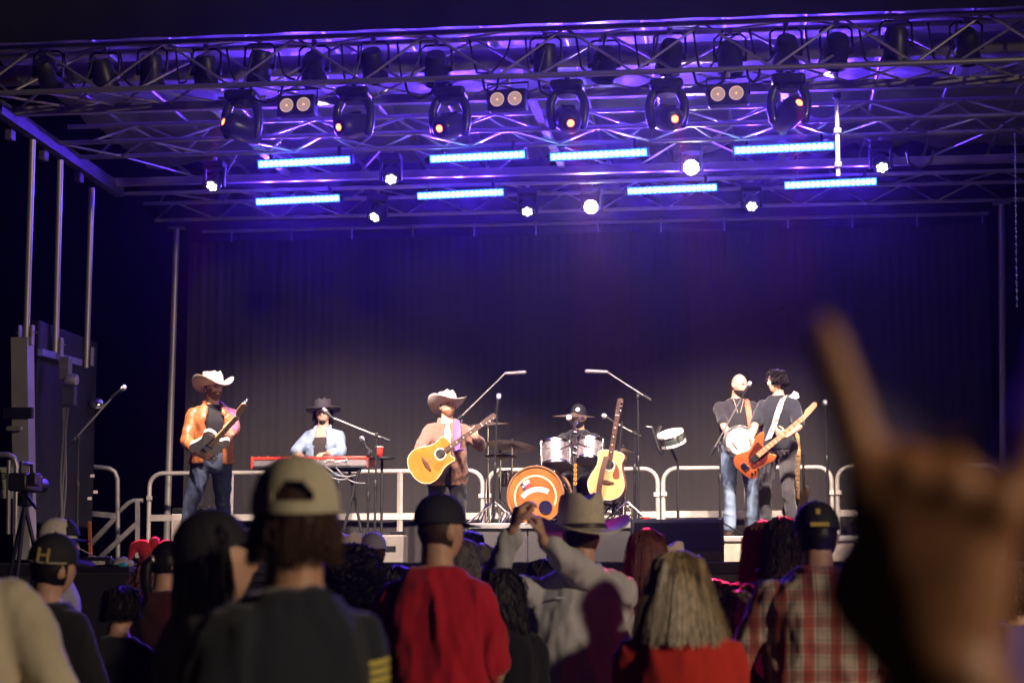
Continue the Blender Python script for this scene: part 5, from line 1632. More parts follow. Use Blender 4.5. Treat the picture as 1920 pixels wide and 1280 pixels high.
for s in (-1, 1):
    G().box((0, 0, 0), (0.11, 0.008, 0.03), Matrix.Translation(p.sp((0.095 * s, 0.163, 0.345))) @ Matrix.Rotation(0.1 * s, 4, 'Y')).build('pocket_flap', MATS['shirt_brown'], p.root, True, 0.003)
p.trousers(cloth('trousers_black', (0.02, 0.02, 0.022)), seed=4)
p.shell('beard', mat('beard_ginger', (0.22, 0.10, 0.05), 0.8), lambda x, y, z: z < -0.46 and y > 0.05 and not (abs(x) < 0.2 and -0.58 < z < -0.47), 0.005)
p.shell('hair', HAIRN(), lambda x, y, z: y < 0.12 and -0.32 < z < 0.5, 0.007)
p.cowboy(mat('felt_white', (0.55, 0.49, 0.46), 0.85, var=0.06), mat('band_white', (0.7, 0.62, 0.56), 0.7), tilt=0.12, curl=0.075, brim=0.105, lift=0.03)
a0 = P(823, 853, 20.0); ax = P(925, 781, 20.0) - a0
M_ = frame(a0, ax, y=(-0.10, 1, -0.10))
acoustic('amber cutaway acoustic guitar with cream binding held by the singer', M_, mat('spruce_amber', (0.46, 0.17, 0.025), 0.28, var=0.22, vscale=3.5, coat=0.5), mat('amber_side', (0.42, 0.16, 0.04), 0.3, coat=0.4), mat('guard_amber', (0.50, 0.13, 0.02), 0.3), cut=True)
sp = [P(868, 842, 19.98)] + [wm(p.root) @ p.sp(v) for v in ((-0.085, 0.195, 0.22), (-0.095, 0.188, 0.34), (-0.098, 0.160, 0.45), (-0.090, 0.075, 0.545), (-0.080, -0.03, 0.565))]
so_ = G(); so_.loft([[q + Vector((-0.030, 0, 0)), q + Vector((0.034, 0, 0)), q + Vector((0.034, 0.006, 0.004)), q + Vector((-0.034, 0.006, 0.004))] for q in sp])
tag(so_.build('guitar_strap', mat('strap_violet', (0.20, 0.08, 0.42), 0.6, var=0.1)), 'violet strap of the amber guitar across the singer', 'strap')

# --- drummer
dl = stagefloor(1086, 21.5, RZ1)
p = Band('person in black cap seated behind the drum kit', dl, math.radians(180), 1.78, hip=(0, 0, 0.56), lean=0.06, group='musicians on the stage')
p.arm(1, p.W(1050, 845, 21.0), hint=p.D((-1, 0.2, -0.6)), curl=(0.7,) * 4, palm=(0, 0, -1)); p.arm(-1, p.W(1115, 845, 21.0), hint=p.D((1, 0.2, -0.6)), curl=(0.7,) * 4, palm=(0, 0, -1))
p.leg(1, (0.22, 0.42, 0), toe=(0.2, 1, 0), shoe=BOOT); p.leg(-1, (-0.22, 0.42, 0), toe=(-0.2, 1, 0), shoe=BOOT)
p.body(SKIN(), 0.009); p.eyes()
p.shirt(MATS['tee_black'], 0.42, -0.05, 0.016, seed=22); p.trousers(MATS['trousers_black'])
p.shell('beard', MATS['beard_black'], lambda x, y, z: z < -0.40 and y > 0.0, 0.012)
def badge(M, o):
    ring_y(G(), (0, 0), 0.010, 0.024, -0.003, 0.003, 20).build('badge', mat('badge_white', (0.8, 0.78, 0.74), 0.5), o, True, 0, M @ Matrix.Translation((0.0, 0.104, 0.080)) @ Matrix.Rotation(0.35, 4, 'X'))
p.cap(mat('cap_black', (0.010, 0.010, 0.012), 0.8), emblem=badge)
th = thing('drum_stool', 'drum stool under the drummer', 'stool', dl)
G().lathe([(0.15, 0.40), (0.18, 0.42), (0.18, 0.46), (0.15, 0.475)], 20).build('seat', BLK(), th)
stand_legs(th, 0.40, 0.24, 0.012, 3, 0.4, CHR())

# --- banjo player
bl = stagefloor(1384, 20.85, RZ2)
p = Band('bald bearded person in black tee shirt and jeans playing a banjo', bl, math.radians(-172), 1.80, lean=0.03, wide=1.12, belly=0.03, head=(0.62, -0.10, 0.0), group='musicians on the stage', shoulder=1.1)
p.arm(1, p.W(1376, 836, 20.45), hint=p.D((-1, 0.1, -0.2)), hand_dir=p.D((0.9, -0.1, -0.35)), palm=p.D((0.1, 1, -0.1)), curl=(0.4, 0.4, 0.45, 0.5))
p.arm(-1, p.W(1428, 825, 20.50), hint=p.D((0.8, 0.3, -0.8)), hand_dir=p.D((0.2, -0.3, 0.7)), palm=p.D((-0.3, 0.9, 0.1)), curl=(0.6,) * 4)
p.leg(1, (0.11, 0.08, 0), toe=(0.2, 1, 0), shoe=BOOT); p.leg(-1, (-0.16, 0.02, 0), toe=(-0.35, 1, 0), shoe=BOOT)
p.body(SKIN(), 0.008); p.eyes()
p.shirt(cloth('tee_charcoal', (0.024, 0.022, 0.025)), 0.40, -0.04, 0.014, seed=31, amp=0.011)
p.trousers(DENIML, seed=8, flare=1.15)
p.shell('beard', MATS['beard_black'], lambda x, y, z: y > 0.0 and (z < -0.58 or (z < -0.42 and abs(x) > 0.28) or (-0.46 < z < -0.40)), 0.014, 0.6)
nk = G(); nk.tube([p.sp((0.055 * math.cos(a), 0.03 + 0.115 * smooth01((-math.sin(a) * 0.5 + 0.5)), 0.535 - 0.20 * (1 - abs(math.cos(a))) * (1 if math.sin(a) < 0 else 0))) for a in [k * PI / 12 + PI for k in range(13)]], 0.004, 6)
nk.build('necklace', mat('necklace_cord', (0.7, 0.6, 0.45), 0.4, 0.5), p.root)
c0 = P(1387, 827, 20.38); ax = P(1488, 744, 20.45) - c0
M_ = frame(c0, ax, y=(0.02, 1, -0.10))
bj = thing('banjo', 'banjo with white drum head and pale peghead, orange strap', 'banjo', M=M_)
disc_y(G(), (0, 0), 0.180, 0.03, 0.075, 40).build('resonator', mat('resonator_wood', (0.20, 0.08, 0.035), 0.3, var=0.2, coat=0.4), bj, True)
ring_y(G(), (0, 0), 0.145, 0.178, -0.005, 0.03, 40).build('flange', CHR(), bj)
hdb = disc_y(G(), (0, 0), 0.146, -0.018, 0.0, 40).build('drum_head', mat('banjo_head', (0.66, 0.62, 0.55), 0.5, var=0.05), bj, True)
ring_y(G(), (0, 0), 0.143, 0.156, -0.024, 0.0, 40).build('tension_hoop', CHR(), bj)
for k in range(24):
    a = k * PI / 12
    rod('bracket_hook', (0.163 * math.cos(a), -0.024, 0.163 * math.sin(a)), (0.163 * math.cos(a), 0.03, 0.163 * math.sin(a)), 0.005, CHR(), bj, 6)
G().box((-0.075, -0.026, 0), (0.012, 0.018, 0.09)).build('bridge', WOODD(), bj, False)
G().prism([(-0.13, -0.03), (-0.165, -0.02), (-0.165, 0.02), (-0.13, 0.03)], -0.03, -0.018).build('tailpiece', CHR(), bj, False)
neck_parts(bj, 0.15, 0.66, -0.012, 0.021, 0.016, mat('rosewood', (0, 0, 0)), MATS['mahogany'], 20, [(0, 0.018), (0.03, 0.04), (0.08, 0.03), (0.13, 0.045), (0.15, 0.0), (0.13, -0.045), (0.08, -0.03), (0.03, -0.04), (0, -0.018)], mat('peghead_pearl', (0.72, 0.66, 0.58), 0.35, 0.4), 2)
strings(bj, -0.13, 0.66, -0.034, -0.026, 0.016, 0.012, 5)
sp = [wm(p.root) @ p.sp(v) for v in ((-0.080, -0.04, 0.545), (-0.088, 0.07, 0.525), (-0.10, 0.155, 0.42), (-0.11, 0.18, 0.30), (-0.13, 0.19, 0.18))]
so_ = G(); so_.loft([[q + Vector((-0.03, 0, 0)), q + Vector((0.03, 0, 0)), q + Vector((0.03, 0.006, 0.004)), q + Vector((-0.03, 0.006, 0.004))] for q in sp])
tag(so_.build('banjo_strap', mat('strap_orange', (0.62, 0.11, 0.04), 0.6, var=0.1)), 'orange leather strap of the banjo over the shoulder', 'strap')

# --- bass player
bl = stagefloor(1462, 20.3, RZ2)
p = Band('dark-haired person in black tee shirt playing an orange bass guitar', bl, math.radians(158), 1.77, lean=0.02, wide=1.05, head=(-0.55, 0.02, 0.0), group='musicians on the stage')
p.arm(1, p.W(1401, 842, 19.98), hint=p.D((-0.8, 0.5, -0.5)), hand_dir=p.D((0.35, -0.1, -0.9)), palm=p.D((0.5, 0.8, 0)), curl=(0.35, 0.4, 0.45, 0.5))
p.arm(-1, p.W(1474, 818, 19.98), hint=p.D((1, 0.2, -0.5)), hand_dir=p.D((-0.9, -0.1, 0.4)), palm=p.D((0.1, 0.8, 0.4)), curl=(0.45, 0.5, 0.5, 0.55))
p.leg(1, (0.16, 0.02, 0), toe=(0.2, 1, 0), shoe=BOOT); p.leg(-1, (-0.16, 0.04, 0), toe=(-0.2, 1, 0), shoe=BOOT)
p.body(SKIN(), 0.008); p.eyes()
p.shirt(cloth('tee_navy_black', (0.016, 0.018, 0.024)), 0.44, -0.04, 0.018, seed=41, amp=0.012)
p.trousers(cloth('jeans_grey', (0.055, 0.052, 0.055)), seed=12)
p.strands(HAIRB(), 520, 0.035, r=0.008, seed=14, wave=0.014, curl=0.018, off=0.020, seg=7, region=lambda x, y, z: (z > 0.55 and y < 0.75) or (z > -0.60 and y < -0.10) or (z > 0.25 and y < 0.25))
G().box(p.sp((-0.16, 0.06, -0.02)), (0.03, 0.07, 0.11)).build('radio_pack', BLK(), p.root, True, 0.006)
BASS = [(-0.23, -0.02), (-0.235, 0.07), (-0.18, 0.145), (-0.09, 0.13), (-0.01, 0.10), (0.06, 0.115), (0.15, 0.165), (0.235, 0.15), (0.20, 0.10), (0.14, 0.04), (0.13, -0.035), (0.16, -0.09), (0.175, -0.125), (0.12, -0.15), (0.04, -0.125), (-0.05, -0.115), (-0.13, -0.16), (-0.20, -0.135)]
c0 = P(1417, 857, 19.93); ax = P(1502, 786, 19.72) - c0
M_ = frame(c0, ax, y=(-0.18, 1, -0.05))
solid_guitar('bass_guitar', 'orange bass guitar with dark pickguard and maple neck', M_, BASS, mat('bass_orange', (0.42, 0.10, 0.028), 0.25, var=0.15, vscale=4, coat=0.5), mat('maple_pink', (0.60, 0.34, 0.19), 0.35, var=0.1), mat('maple_bass', (0.58, 0.31, 0.17), 0.35, var=0.1),
             [(-0.10, -0.06), (-0.06, 0.05), (0.02, 0.085), (0.12, 0.11), (0.13, 0.03), (0.11, -0.06), (0.05, -0.10), (-0.04, -0.09)], mat('guard_tortoise', (0.10, 0.02, 0.012), 0.25, var=0.4, vscale=25), [(-0.03, 0.04, 0.06, 0), (0.015, 0.04, 0.06, 0)], 0.52, 4, None, 4)
sp = [P(1440, 824, 19.88)] + [wm(p.root) @ p.sp(v) for v in ((-0.03, 0.185, 0.24), (-0.06, 0.180, 0.34), (-0.085, 0.150, 0.44), (-0.095, 0.06, 0.530), (-0.09, -0.05, 0.545))]
so_ = G(); so_.loft([[q + Vector((-0.036, 0, -0.014)), q + Vector((0.036, 0, 0.014)), q + Vector((0.036, 0.006, 0.018)), q + Vector((-0.036, 0.006, -0.010))] for q in sp])
tag(so_.build('bass_strap', mat('strap_silver', (0.30, 0.29, 0.28), 0.45, 0.3, var=0.5, vscale=30)), 'patterned grey strap of the orange bass across the chest', 'strap')
# spare maple-neck guitar on a stand behind the bass player
sgp = stagefloor(1496, 21.0, RZ2)
sg_ = thing('guitar_stand', 'black stand with spare guitar behind the bass player', 'guitar stand', sgp)
rod('mast', (0.06, 0.05, 0.02), P(1506, 850, 21.05) - sgp, 0.013, BLKM(), sg_); stand_legs(sg_, 0.25, 0.25, 0.011)
a0 = P(1494, 940, 20.95); ax = P(1497, 855, 20.98) - a0
solid_guitar('electric_guitar', 'spare guitar with pale maple neck standing behind the bass player', frame(a0, ax, y=(0.1, 1, 0)), TELE, mat('guitar_dark', (0.05, 0.03, 0.02), 0.3, coat=0.4), MATS['maple'], MATS['maple_board'], None, None, [(-0.05, 0.03, 0.07, 0)], 0.40)

# ---- microphone stands
mic_stand('boom microphone stand beside the black side panel, mic raised to the right', stagefloor(148, 18.9, DECK), P(147, 822, 18.9), P(127, 838, 18.9), P(214, 741, 18.9), Vector((0.8, 0, 0.62)))
ks_ = stagefloor(703, 20.8, DECK)
mic_stand('long boom microphone stand reaching to the keyboard player', ks_, P(706, 815, 20.8), P(730, 826, 20.8), P(622, 782, 20.8), Vector((-0.72, 0.15, 0.68)), True)
mic_stand('small microphone stand by the round side table', stagefloor(690, 20.9, DECK), P(692, 850, 20.9), P(697, 848, 20.9), P(688, 840, 20.9), Vector((-0.45, 0, 0.85)), True)
mic_stand('straight singer microphone stand with violet mic beside the amber guitar', stagefloor(922, 19.9, DECK), P(932, 764, 19.9), mic_dir=Vector((0.15, 0, 1)), round_base=True)
mic_stand('tall boom stand with overhead microphone rising behind the singer', RB(872, 21.3) - Vector((0, 0, RZ1 - DECK)), P(866, 790, 21.3), P(855, 790, 21.3), P(947, 700, 21.3), Vector((0.98, 0, 0.05)), pencil=True)
mic_stand('tall boom stand with overhead microphone right of the blonde guitar', stagefloor(1197, 20.6, DECK), P(1196, 742, 20.6), P(1220, 750, 20.6), P(1138, 697, 20.6), Vector((-0.98, 0, 0.05)), pencil=True, legs_r=0.34)
mic_stand('short boom stand with round mic beside the blonde guitar neck', RB(1190, 20.9), P(1190, 812, 20.9), P(1200, 818, 20.9), P(1150, 790, 20.9), Vector((-0.8, 0, 0.5)))
mic_stand('tilted boom microphone stand in front of the banjo player', stagefloor(1349, 20.3, RZ2), P(1350, 832, 20.3), P(1332, 853, 20.3), P(1395, 738, 20.25), Vector((0.45, 0, 0.8)))
mic_stand('straight microphone stand with violet mic right of the bass player', stagefloor(1553, 20.6, RZ2), P(1548, 775, 20.6), mic_dir=Vector((-0.03, 0, 1)), round_base=True)
# ---- percussion pad on a stand
pb0 = stagefloor(1270, 20.4, DECK)
pt = thing('percussion_pad', 'small tilted silver percussion drum with clamps on a black tripod stand', 'percussion', pb0)
rod('mast', (0, 0, 0.05), P(1271, 868, 20.4) - pb0, 0.016, BLKM(), pt); stand_legs(pt, 0.48, 0.33, 0.012, 3, 0.2)
for k in range(3):
    a = 0.2 + k * 2 * PI / 3
    rod('leg_brace', (0, 0, 0.16), (0.17 * math.cos(a), 0.17 * math.sin(a), 0.235), 0.008, BLKM(), pt)
rod('tilt_arm', P(1271, 868, 20.4) - pb0, P(1256, 835, 20.4) - pb0, 0.015, BLKM(), pt)
Mp = Matrix.Translation(P(1258, 822, 20.35) - pb0) @ Matrix.Rotation(-0.25, 4, 'Y') @ Matrix.Rotation(0.35, 4, 'X')
G().lathe([(0.135, -0.055), (0.14, -0.05), (0.14, 0.05), (0.135, 0.055)], 32, Mp).build('shell', mat('pad_prism', (0.28, 0.34, 0.30), 0.2, 0.8, var=0.5, vscale=6), pt, True, 0, None, 50)
for z in (-0.055, 0.055):
    G().lathe([(0.135, z - 0.01), (0.150, z - 0.01), (0.150, z + 0.012), (0.135, z + 0.012), (0.135, z - 0.01)], 32, Mp, False).build('hoop', mat('hoop_white', (0.8, 0.76, 0.72), 0.4), pt)
G().lathe([(0.134, 0.058), (0.003, 0.060)], 32, Mp).build('drum_head', MATS['head_white'], pt)
for k in range(6):
    a = k * PI / 3
    rod('tension_rod', Mp @ Vector((0.152 * math.cos(a), 0.152 * math.sin(a), 0.065)), Mp @ Vector((0.152 * math.cos(a), 0.152 * math.sin(a), -0.065)), 0.005, CHR(), pt)
for (x0, y0, x1, y1) in ((1236, 845, 1222, 802), (1222, 802, 1212, 800), (1242, 840, 1228, 815), (1228, 815, 1238, 800), (1240, 850, 1246, 835)):
    G().limb([P(x0, y0, 20.3) - pb0, P(x1, y1, 20.3) - pb0], [0.020, 0.016], 8).build('clip_microphone', BLK(), pt)
# ---- amps, monitors, boxes
am = stagefloor(372, 21.2, DECK)
at_ = thing('guitar_amplifier', 'pale cabinet guitar amplifier with dark top behind the tan-jacket guitarist', 'amplifier', am, -0.05)
az = P(372, 952, 21.2).z - DECK
G().box((0, 0.13, az / 2 - 0.03), (0.62, 0.26, az - 0.06)).build('cabinet', mat('amp_cream', (0.55, 0.48, 0.42), 0.75, var=0.1, bump=0.2), at_, True, 0.02)
G().box((0, 0.13, az - 0.025), (0.60, 0.25, 0.06)).build('control_panel', BLK(), at_, True, 0.01)
G().box((0, -0.004, az / 2 - 0.05), (0.54, 0.012, az - 0.16)).build('grille_cloth', mat('amp_grille', (0.44, 0.38, 0.33), 0.9, bump=0.5, bscale=300), at_, False)
for k in range(6):
    G().lathe([(0.012, 0), (0.012, 0.015)], 12, Matrix.Translation((-0.2 + 0.07 * k, 0.0, az - 0.02)) @ Matrix.Rotation(PI / 2, 4, 'X')).build('knob', CHR(), at_)
G().tube([(-0.1, 0.13, az), (-0.07, 0.13, az + 0.025), (0.07, 0.13, az + 0.025), (0.1, 0.13, az)], 0.01, 8).build('handle', BLKM(), at_)
wm_ = PZ(1268, 1072, DECK); wm_ = stagefloor(1268, 18.55, DECK)
mo = thing('floor_monitor', 'large black wedge floor monitor lit violet along its top edge', 'monitor speaker', wm_, 0.02)
ww = 0.90
prof = [(-0.02, 0.0), (0.40, 0.0), (0.44, 0.06), (0.20, 0.43), (0.14, 0.43), (-0.04, 0.10)]
rings = [[(x, p_[0], p_[1]) for p_ in prof] for x in (-ww / 2, ww / 2)]
G().loft(rings).build('cabinet', mat('monitor_black', (0.02, 0.02, 0.024), 0.5, var=0.2, bump=0.2, bscale=150), mo, False, 0.012)
gq = frame((0, 0.045, 0.265), (1, 0, 0), y=(0, 0.18, 0.33))
G().box((0, 0, 0), (ww - 0.07, 0.30, 0.012), gq).build('grille', mat('grille_metal', (0.012, 0.012, 0.016), 0.55, 0.3, bump=0.6, bscale=400), mo, True, 0.004)
for s in (-1, 1):
    G().box((ww / 2 * s, 0.2, 0.2), (0.012, 0.12, 0.05)).build('side_handle', BLKM(), mo, True, 0.004)
eb = stagefloor(722, 19.6, DECK)
et = thing('effects_box', 'pale equipment box with display standing on the deck below the keyboard', 'equipment box', eb)
eh = P(722, 1003, 19.6).z - DECK
G().box((0, 0.1, eh / 2), (0.40, 0.24, eh)).build('case', mat('box_beige', (0.34, 0.31, 0.27), 0.55, var=0.12), et, True, 0.01)
G().box((0.06, -0.024, eh * 0.55), (0.12, 0.006, 0.05)).build('display', BLK(), et, False)
G().box((0.12, 0.08, eh + 0.02), (0.14, 0.1, 0.04)).build('pedal', BLK(), et, True, 0.005)
# front gear table on the left
tl = P(192, 1062, 14.5); 
gt = thing('equipment_table', 'black draped table with stage gear before the left stairs', 'table', (tl.x, tl.y, 0))
G().box((0, 0.2, tl.z - 0.02), (0.42, 0.4, 0.04)).build('table_top', BLK(), gt, False, 0.005)
G().box((0, 0.0, (tl.z - 0.05) / 2), (0.44, 0.03, tl.z - 0.05)).build('drape', MATS['skirt_cloth'], gt, False, 0.01)
mx_ = thing('mixing_console', 'small mixing console with white label strip on the draped table', 'mixer', (tl.x - 0.06, tl.y + 0.15, tl.z))
G().box((0, 0, 0.03), (0.22, 0.24, 0.06), Matrix.Rotation(-0.15, 4, 'X')).build('case', BLK(), mx_, True, 0.008)
G().box((0.02, -0.125, 0.03), (0.10, 0.006, 0.028)).build('label_strip', mat('label_pale', (0.7, 0.68, 0.66), 0.6, var=0.5, vscale=120), mx_, False)
for k in range(8):
    G().box((-0.09 + 0.025 * k, -0.03, 0.075), (0.010, 0.018, 0.014)).build('fader', mat('fader_grey', (0.5, 0.5, 0.5), 0.5), mx_, False)
cg_ = thing('folded_cap', 'pale folded cloth lying on the draped table', 'cloth', (tl.x + 0.12, tl.y + 0.12, tl.z))
G().limb([(-0.05, 0, 0.025), (0, 0.01, 0.04), (0.06, 0, 0.025)], [0.03, 0.042, 0.028], 12).build('cloth', mat('cloth_pale', (0.55, 0.48, 0.46), 0.8), cg_)
G().limb([(0.0, -0.07, 0.012), (0.04, -0.075, 0.016)], [0.018, 0.018], 10).build('cloth_corner', mat('cyan_plastic', (0.05, 0.5, 0.6), 0.4), cg_)
# video camera on a tripod at the far left
vl = P(48, 905, 14.0)
vc = thing('video_camera', 'dark video camera with top handle on a tripod at the left', 'video camera', (vl.x, vl.y, 0))
vz = vl.z
G().box((0, 0, vz), (0.14, 0.34, 0.13)).build('camera_body', BLK(), vc, True, 0.015)
G().lathe([(0.04, 0.15), (0.045, 0.2), (0.05, 0.28), (0.055, 0.33)], 16, Matrix.Translation((0, 0, vz)) @ Matrix.Rotation(-PI / 2, 4, 'X')).build('lens_barrel', BLK(), vc)
G().tube([(0, -0.1, vz + 0.06), (0, -0.1, vz + 0.14), (0, 0.1, vz + 0.14), (0, 0.12, vz + 0.06)], 0.014, 8).build('top_handle', BLKM(), vc)
G().box((0.10, -0.08, vz + 0.02), (0.05, 0.12, 0.09)).build('flip_screen', BLK(), vc, True, 0.006)
rod('pan_handle', (0.05, -0.1, vz - 0.1), (0.22, -0.35, vz - 0.2), 0.012, BLKM(), vc)
G().box((0, 0, vz - 0.12), (0.09, 0.09, 0.1)).build('tripod_head', BLKM(), vc, True, 0.01)
for k in range(3):
    a = k * 2.1 + 0.6
    rod('leg', (0, 0, vz - 0.16), (0.55 * math.cos(a), 0.55 * math.sin(a), 0.02), 0.016, BLKM(), vc)
# ================================================================== THE AUDIENCE
def spot(px, py, sc):
    """ground position and height of a head top seen at px, py with sc pixels per metre"""
    q = P(px, py, F / sc); return Vector((q.x, q.y, 0)), q.z
AUD = 'audience in front of the stage'
class Fan(Person):
    def stand(s, m, shoe=None):
        s.leg(1, (0.13, 0, 0), shoe=shoe or BOOT); s.leg(-1, (-0.13, 0.03, 0), shoe=shoe or BOOT)
        s.trousers(m, 0.028)
    def hang(s, sd, dx=0.30, z=0.78, y=0.06, hint=None):
        s.arm(sd, ((dx) * sd * s.k, y, z * s.k), hint=hint or (0.5 * sd, -0.6, -0.3), curl=(0.4,) * 4)
    def fold_arms(s, sd, y=0.24, z=1.08, x=0.02):
        s.arm(sd, (x * sd, y, z * s.k), hint=(0.9 * sd, -0.3, -0.5), curl=(0.5,) * 4, palm=(0, -1, 0))
JEAN = DENIM
TRB = MATS['trousers_black']
CAPB = MATS['cap_black']

# --- near person in pale cap and navy tee with yellow flag stripes on the sleeve
gp, h = spot(548, 856, 900)
p = Fan('near person from behind in pale cap and navy tee with striped yellow sleeve flag', gp, 0.85, h - 0.005, wide=0.98, shoulder=0.90, belly=0.02, head=(-0.66, 0.0, 0.0), group=AUD)
p.hang(1, 0.21, 0.84, 0.10, (0.15, -0.8, -0.3)); p.hang(-1, 0.30)
p.stand(JEAN); p.body(SKIN2(), 0.0085)
p.shirt(cloth('tee_navy', (0.016, 0.020, 0.030)), 0.42, -0.08, 0.020, 0.010, 0.026, loose=0.012, seed=3, sc=(8, 8, 2.0))
p.shell('hair', HAIRN(), lambda x, y, z: y < 0.15 and -0.80 < z < 0.6, 0.010, 0.8, 3)
p.strands(HAIRN(), 600, 0.085, r=0.003, seed=8, region=lambda x, y, z: y < 0.0 and -0.62 < z < 0.2, base=False, wave=0.005, seg=6, off=0.008)
p.cap(mat('cap_khaki', (0.52, 0.48, 0.34), 0.85, var=0.08, vscale=10, bump=0.2, bscale=200), yaw=0.0, tilt=0.10)
# striped flag print on the right sleeve
inn, A, E, W = p.arms[1]
for k in range(6):
    c = A.lerp(E, 0.10 + 0.066 * k); ax = (E - A).normalized()
    rows = []
    for t in (0, 0.6):
        cc = c + ax * (0.0105 * t / 0.6)
        M_ = frame(cc, ax, y=(0, -1, 0.0))
        rows.append([M_ @ Vector((0, math.cos(a) * 0.086, -math.sin(a) * 0.086)) for a in [-0.55 + 1.25 * q / 14 for q in range(15)]])
    G().loft(rows, caps=False, closed=False).build('sleeve_stripe', mat('flag_yellow', (0.66, 0.55, 0.10), 0.8), p.root)

# --- beige tee at the left edge
gp, h = spot(-88, 905, 700)
p = Fan('near person in beige tee shirt leaning in beside the video camera', gp, -0.1, 1.80, wide=1.05, shoulder=1.05, lean=0.16, side=-0.05, group=AUD)
p.fold_arms(1, 0.20, 0.95, 0.20); p.hang(-1)
p.stand(JEAN); p.body(SKIN2(), 0.010)
p.shirt(cloth('tee_beige', (0.52, 0.46, 0.34)), 0.47, -0.08, 0.018, 0.011, 0.026, loose=0.014, seed=6, sc=(7, 7, 2.0))
p.shell('hair', HAIRN(), lambda x, y, z: y < 0.25 and z > -0.6 or z > 0.5, 0.010, 0.6)

# --- black cap with gold letter
gp, h = spot(84, 1003, 455)
def gold_h(M, o):
    g = text_geo('H', 0.085, M @ Matrix.Translation((0.055, -0.097, 0.062)) @ Matrix.Rotation(0.62, 4, 'Z') @ Matrix.Rotation(PI / 2 - 0.25, 4, 'X'), G(), 0.003)
    g.build('cap_letter', mat('gold_thread', (0.55, 0.42, 0.16), 0.6), o, False)
    G().tube([M @ Vector((0.0955 * math.cos(b), 0.1135 * math.sin(b) - 0.006, 0.034)) for b in [PI * (1.05 + 0.95 * k / 20) for k in range(21)]], 0.0028, 6).build('cap_piping', mat('piping_cream', (0.6, 0.52, 0.4), 0.7), o)
p = Fan('person in black cap with gold letter and black clothes behind beige tee', gp, -0.45, h, wide=1.05, shoulder=1.05, side=0.06, head=(-0.15, 0.05, 0.1), group=AUD)
p.fold_arms(1); p.fold_arms(-1)
p.stand(TRB); p.body(SKIN(), 0.0125)
p.shirt(cloth('hoodie_black', (0.015, 0.015, 0.019)), 0.95, -0.08, 0.026, 0.013, 0.012, seed=9)
p.shell('hair', HAIRB(), lambda x, y, z: y < 0.1 and z > -0.5, 0.007)
p.cap(CAPB, emblem=gold_h, opening=False)

# --- trucker cap in profile
gp, h = spot(105, 972, 325)
p = Fan('person in profile with white and black trucker cap by the equipment table', gp, -1.35, h, group=AUD)
p.hang(1); p.hang(-1); p.stand(TRB); p.body(SKIN(), 0.0125); p.eyes()
p.shirt(cloth('shirt_lilac', (0.40, 0.38, 0.48)), 0.45, -0.06, 0.018, 0.014, seed=2)
p.shell('beard', mat('beard_grey', (0.25, 0.22, 0.2), 0.8), lambda x, y, z: z < -0.5 and y > 0.1, 0.005)
cp = p.cap(mat('cap_white', (0.70, 0.64, 0.60), 0.85), CAPB, opening=False)
head_shell(G(), p.HM @ Matrix.Translation((0, 0.006, 0.012)), lambda x, y, z: y > 0.45 and z > 0.30, 0.026).build('front_panel', CAPB, cp)

# --- red horned hat
gp, h = spot(290, 1000, 300)
p = Fan('person in red horned jester hat with long hair near the guitarist', gp, 0.3, h - 0.10, shoulder=0.92, group=AUD)
p.fold_arms(1); p.fold_arms(-1); p.stand(TRB); p.body(SKIN(), 0.015)
p.shirt(cloth('top_maroon', (0.10, 0.012, 0.025)), 0.9, -0.05, 0.016, 0.017, seed=12)
p.strands(HAIRR(), 380, 0.36, r=0.005, seed=21, wave=0.014, spread=0.10)
rd = mat('felt_red', (0.60, 0.02, 0.03), 0.8, sheen=0.4)
g = G(); head_shell(g, p.HM, lambda x, y, z: z > 0.12, 0.024)
o = g.build('jester_hat', rd, p.root)
for s in (-1, 1):
    q = [p.HM @ Vector(v) for v in ((0.03 * s, 0, 0.10), (0.075 * s, 0.0, 0.155), (0.125 * s, 0.0, 0.150), (0.150 * s, 0.0, 0.085))]
    G().limb(q, [0.060, 0.050, 0.034, 0.014], 12, 0.015).build('horn', rd, o)
q = [p.HM @ Vector(v) for v in ((0.0, 0, 0.12), (0.0, 0.01, 0.19), (0.02, 0.03, 0.20))]
G().limb(q, [0.055, 0.035, 0.015], 12, 0.015).build('horn', rd, o)
# --- ponytail
gp, h = spot(312, 1012, 335)
p = Fan('person with dark ponytail and maroon top beside the red horned hat', gp, -0.35, h, shoulder=0.90, head=(-0.4, 0, 0), group=AUD)
p.fold_arms(1); p.fold_arms(-1); p.stand(TRB); p.body(SKIN(), 0.015)
p.shirt(cloth('top_dark_red', (0.075, 0.010, 0.02)), 0.9, -0.05, 0.016, 0.017, seed=13)
p.shell('hair', HAIRB(), lambda x, y, z: z > -0.35 and not (y > 0.3 and z < 0.6), 0.012)
g = G(); g.limb([p.HM @ Vector(v) for v in ((0, -0.09, 0.03), (0, -0.135, 0.0), (0.0, -0.14, -0.10), (0.0, -0.12, -0.2), (0, -0.11, -0.26))], [0.022, 0.030, 0.032, 0.024, 0.008], 12)
g.build('ponytail', HAIRB(), p.root)
G().lathe([(0.024, -0.012), (0.028, 0), (0.024, 0.012)], 14, p.HM @ Matrix.Translation((0, -0.105, 0.025)) @ Matrix.Rotation(PI / 2, 4, 'X')).build('hair_tie', mat('tie_silver', (0.5, 0.45, 0.5), 0.4, 0.5), p.root)

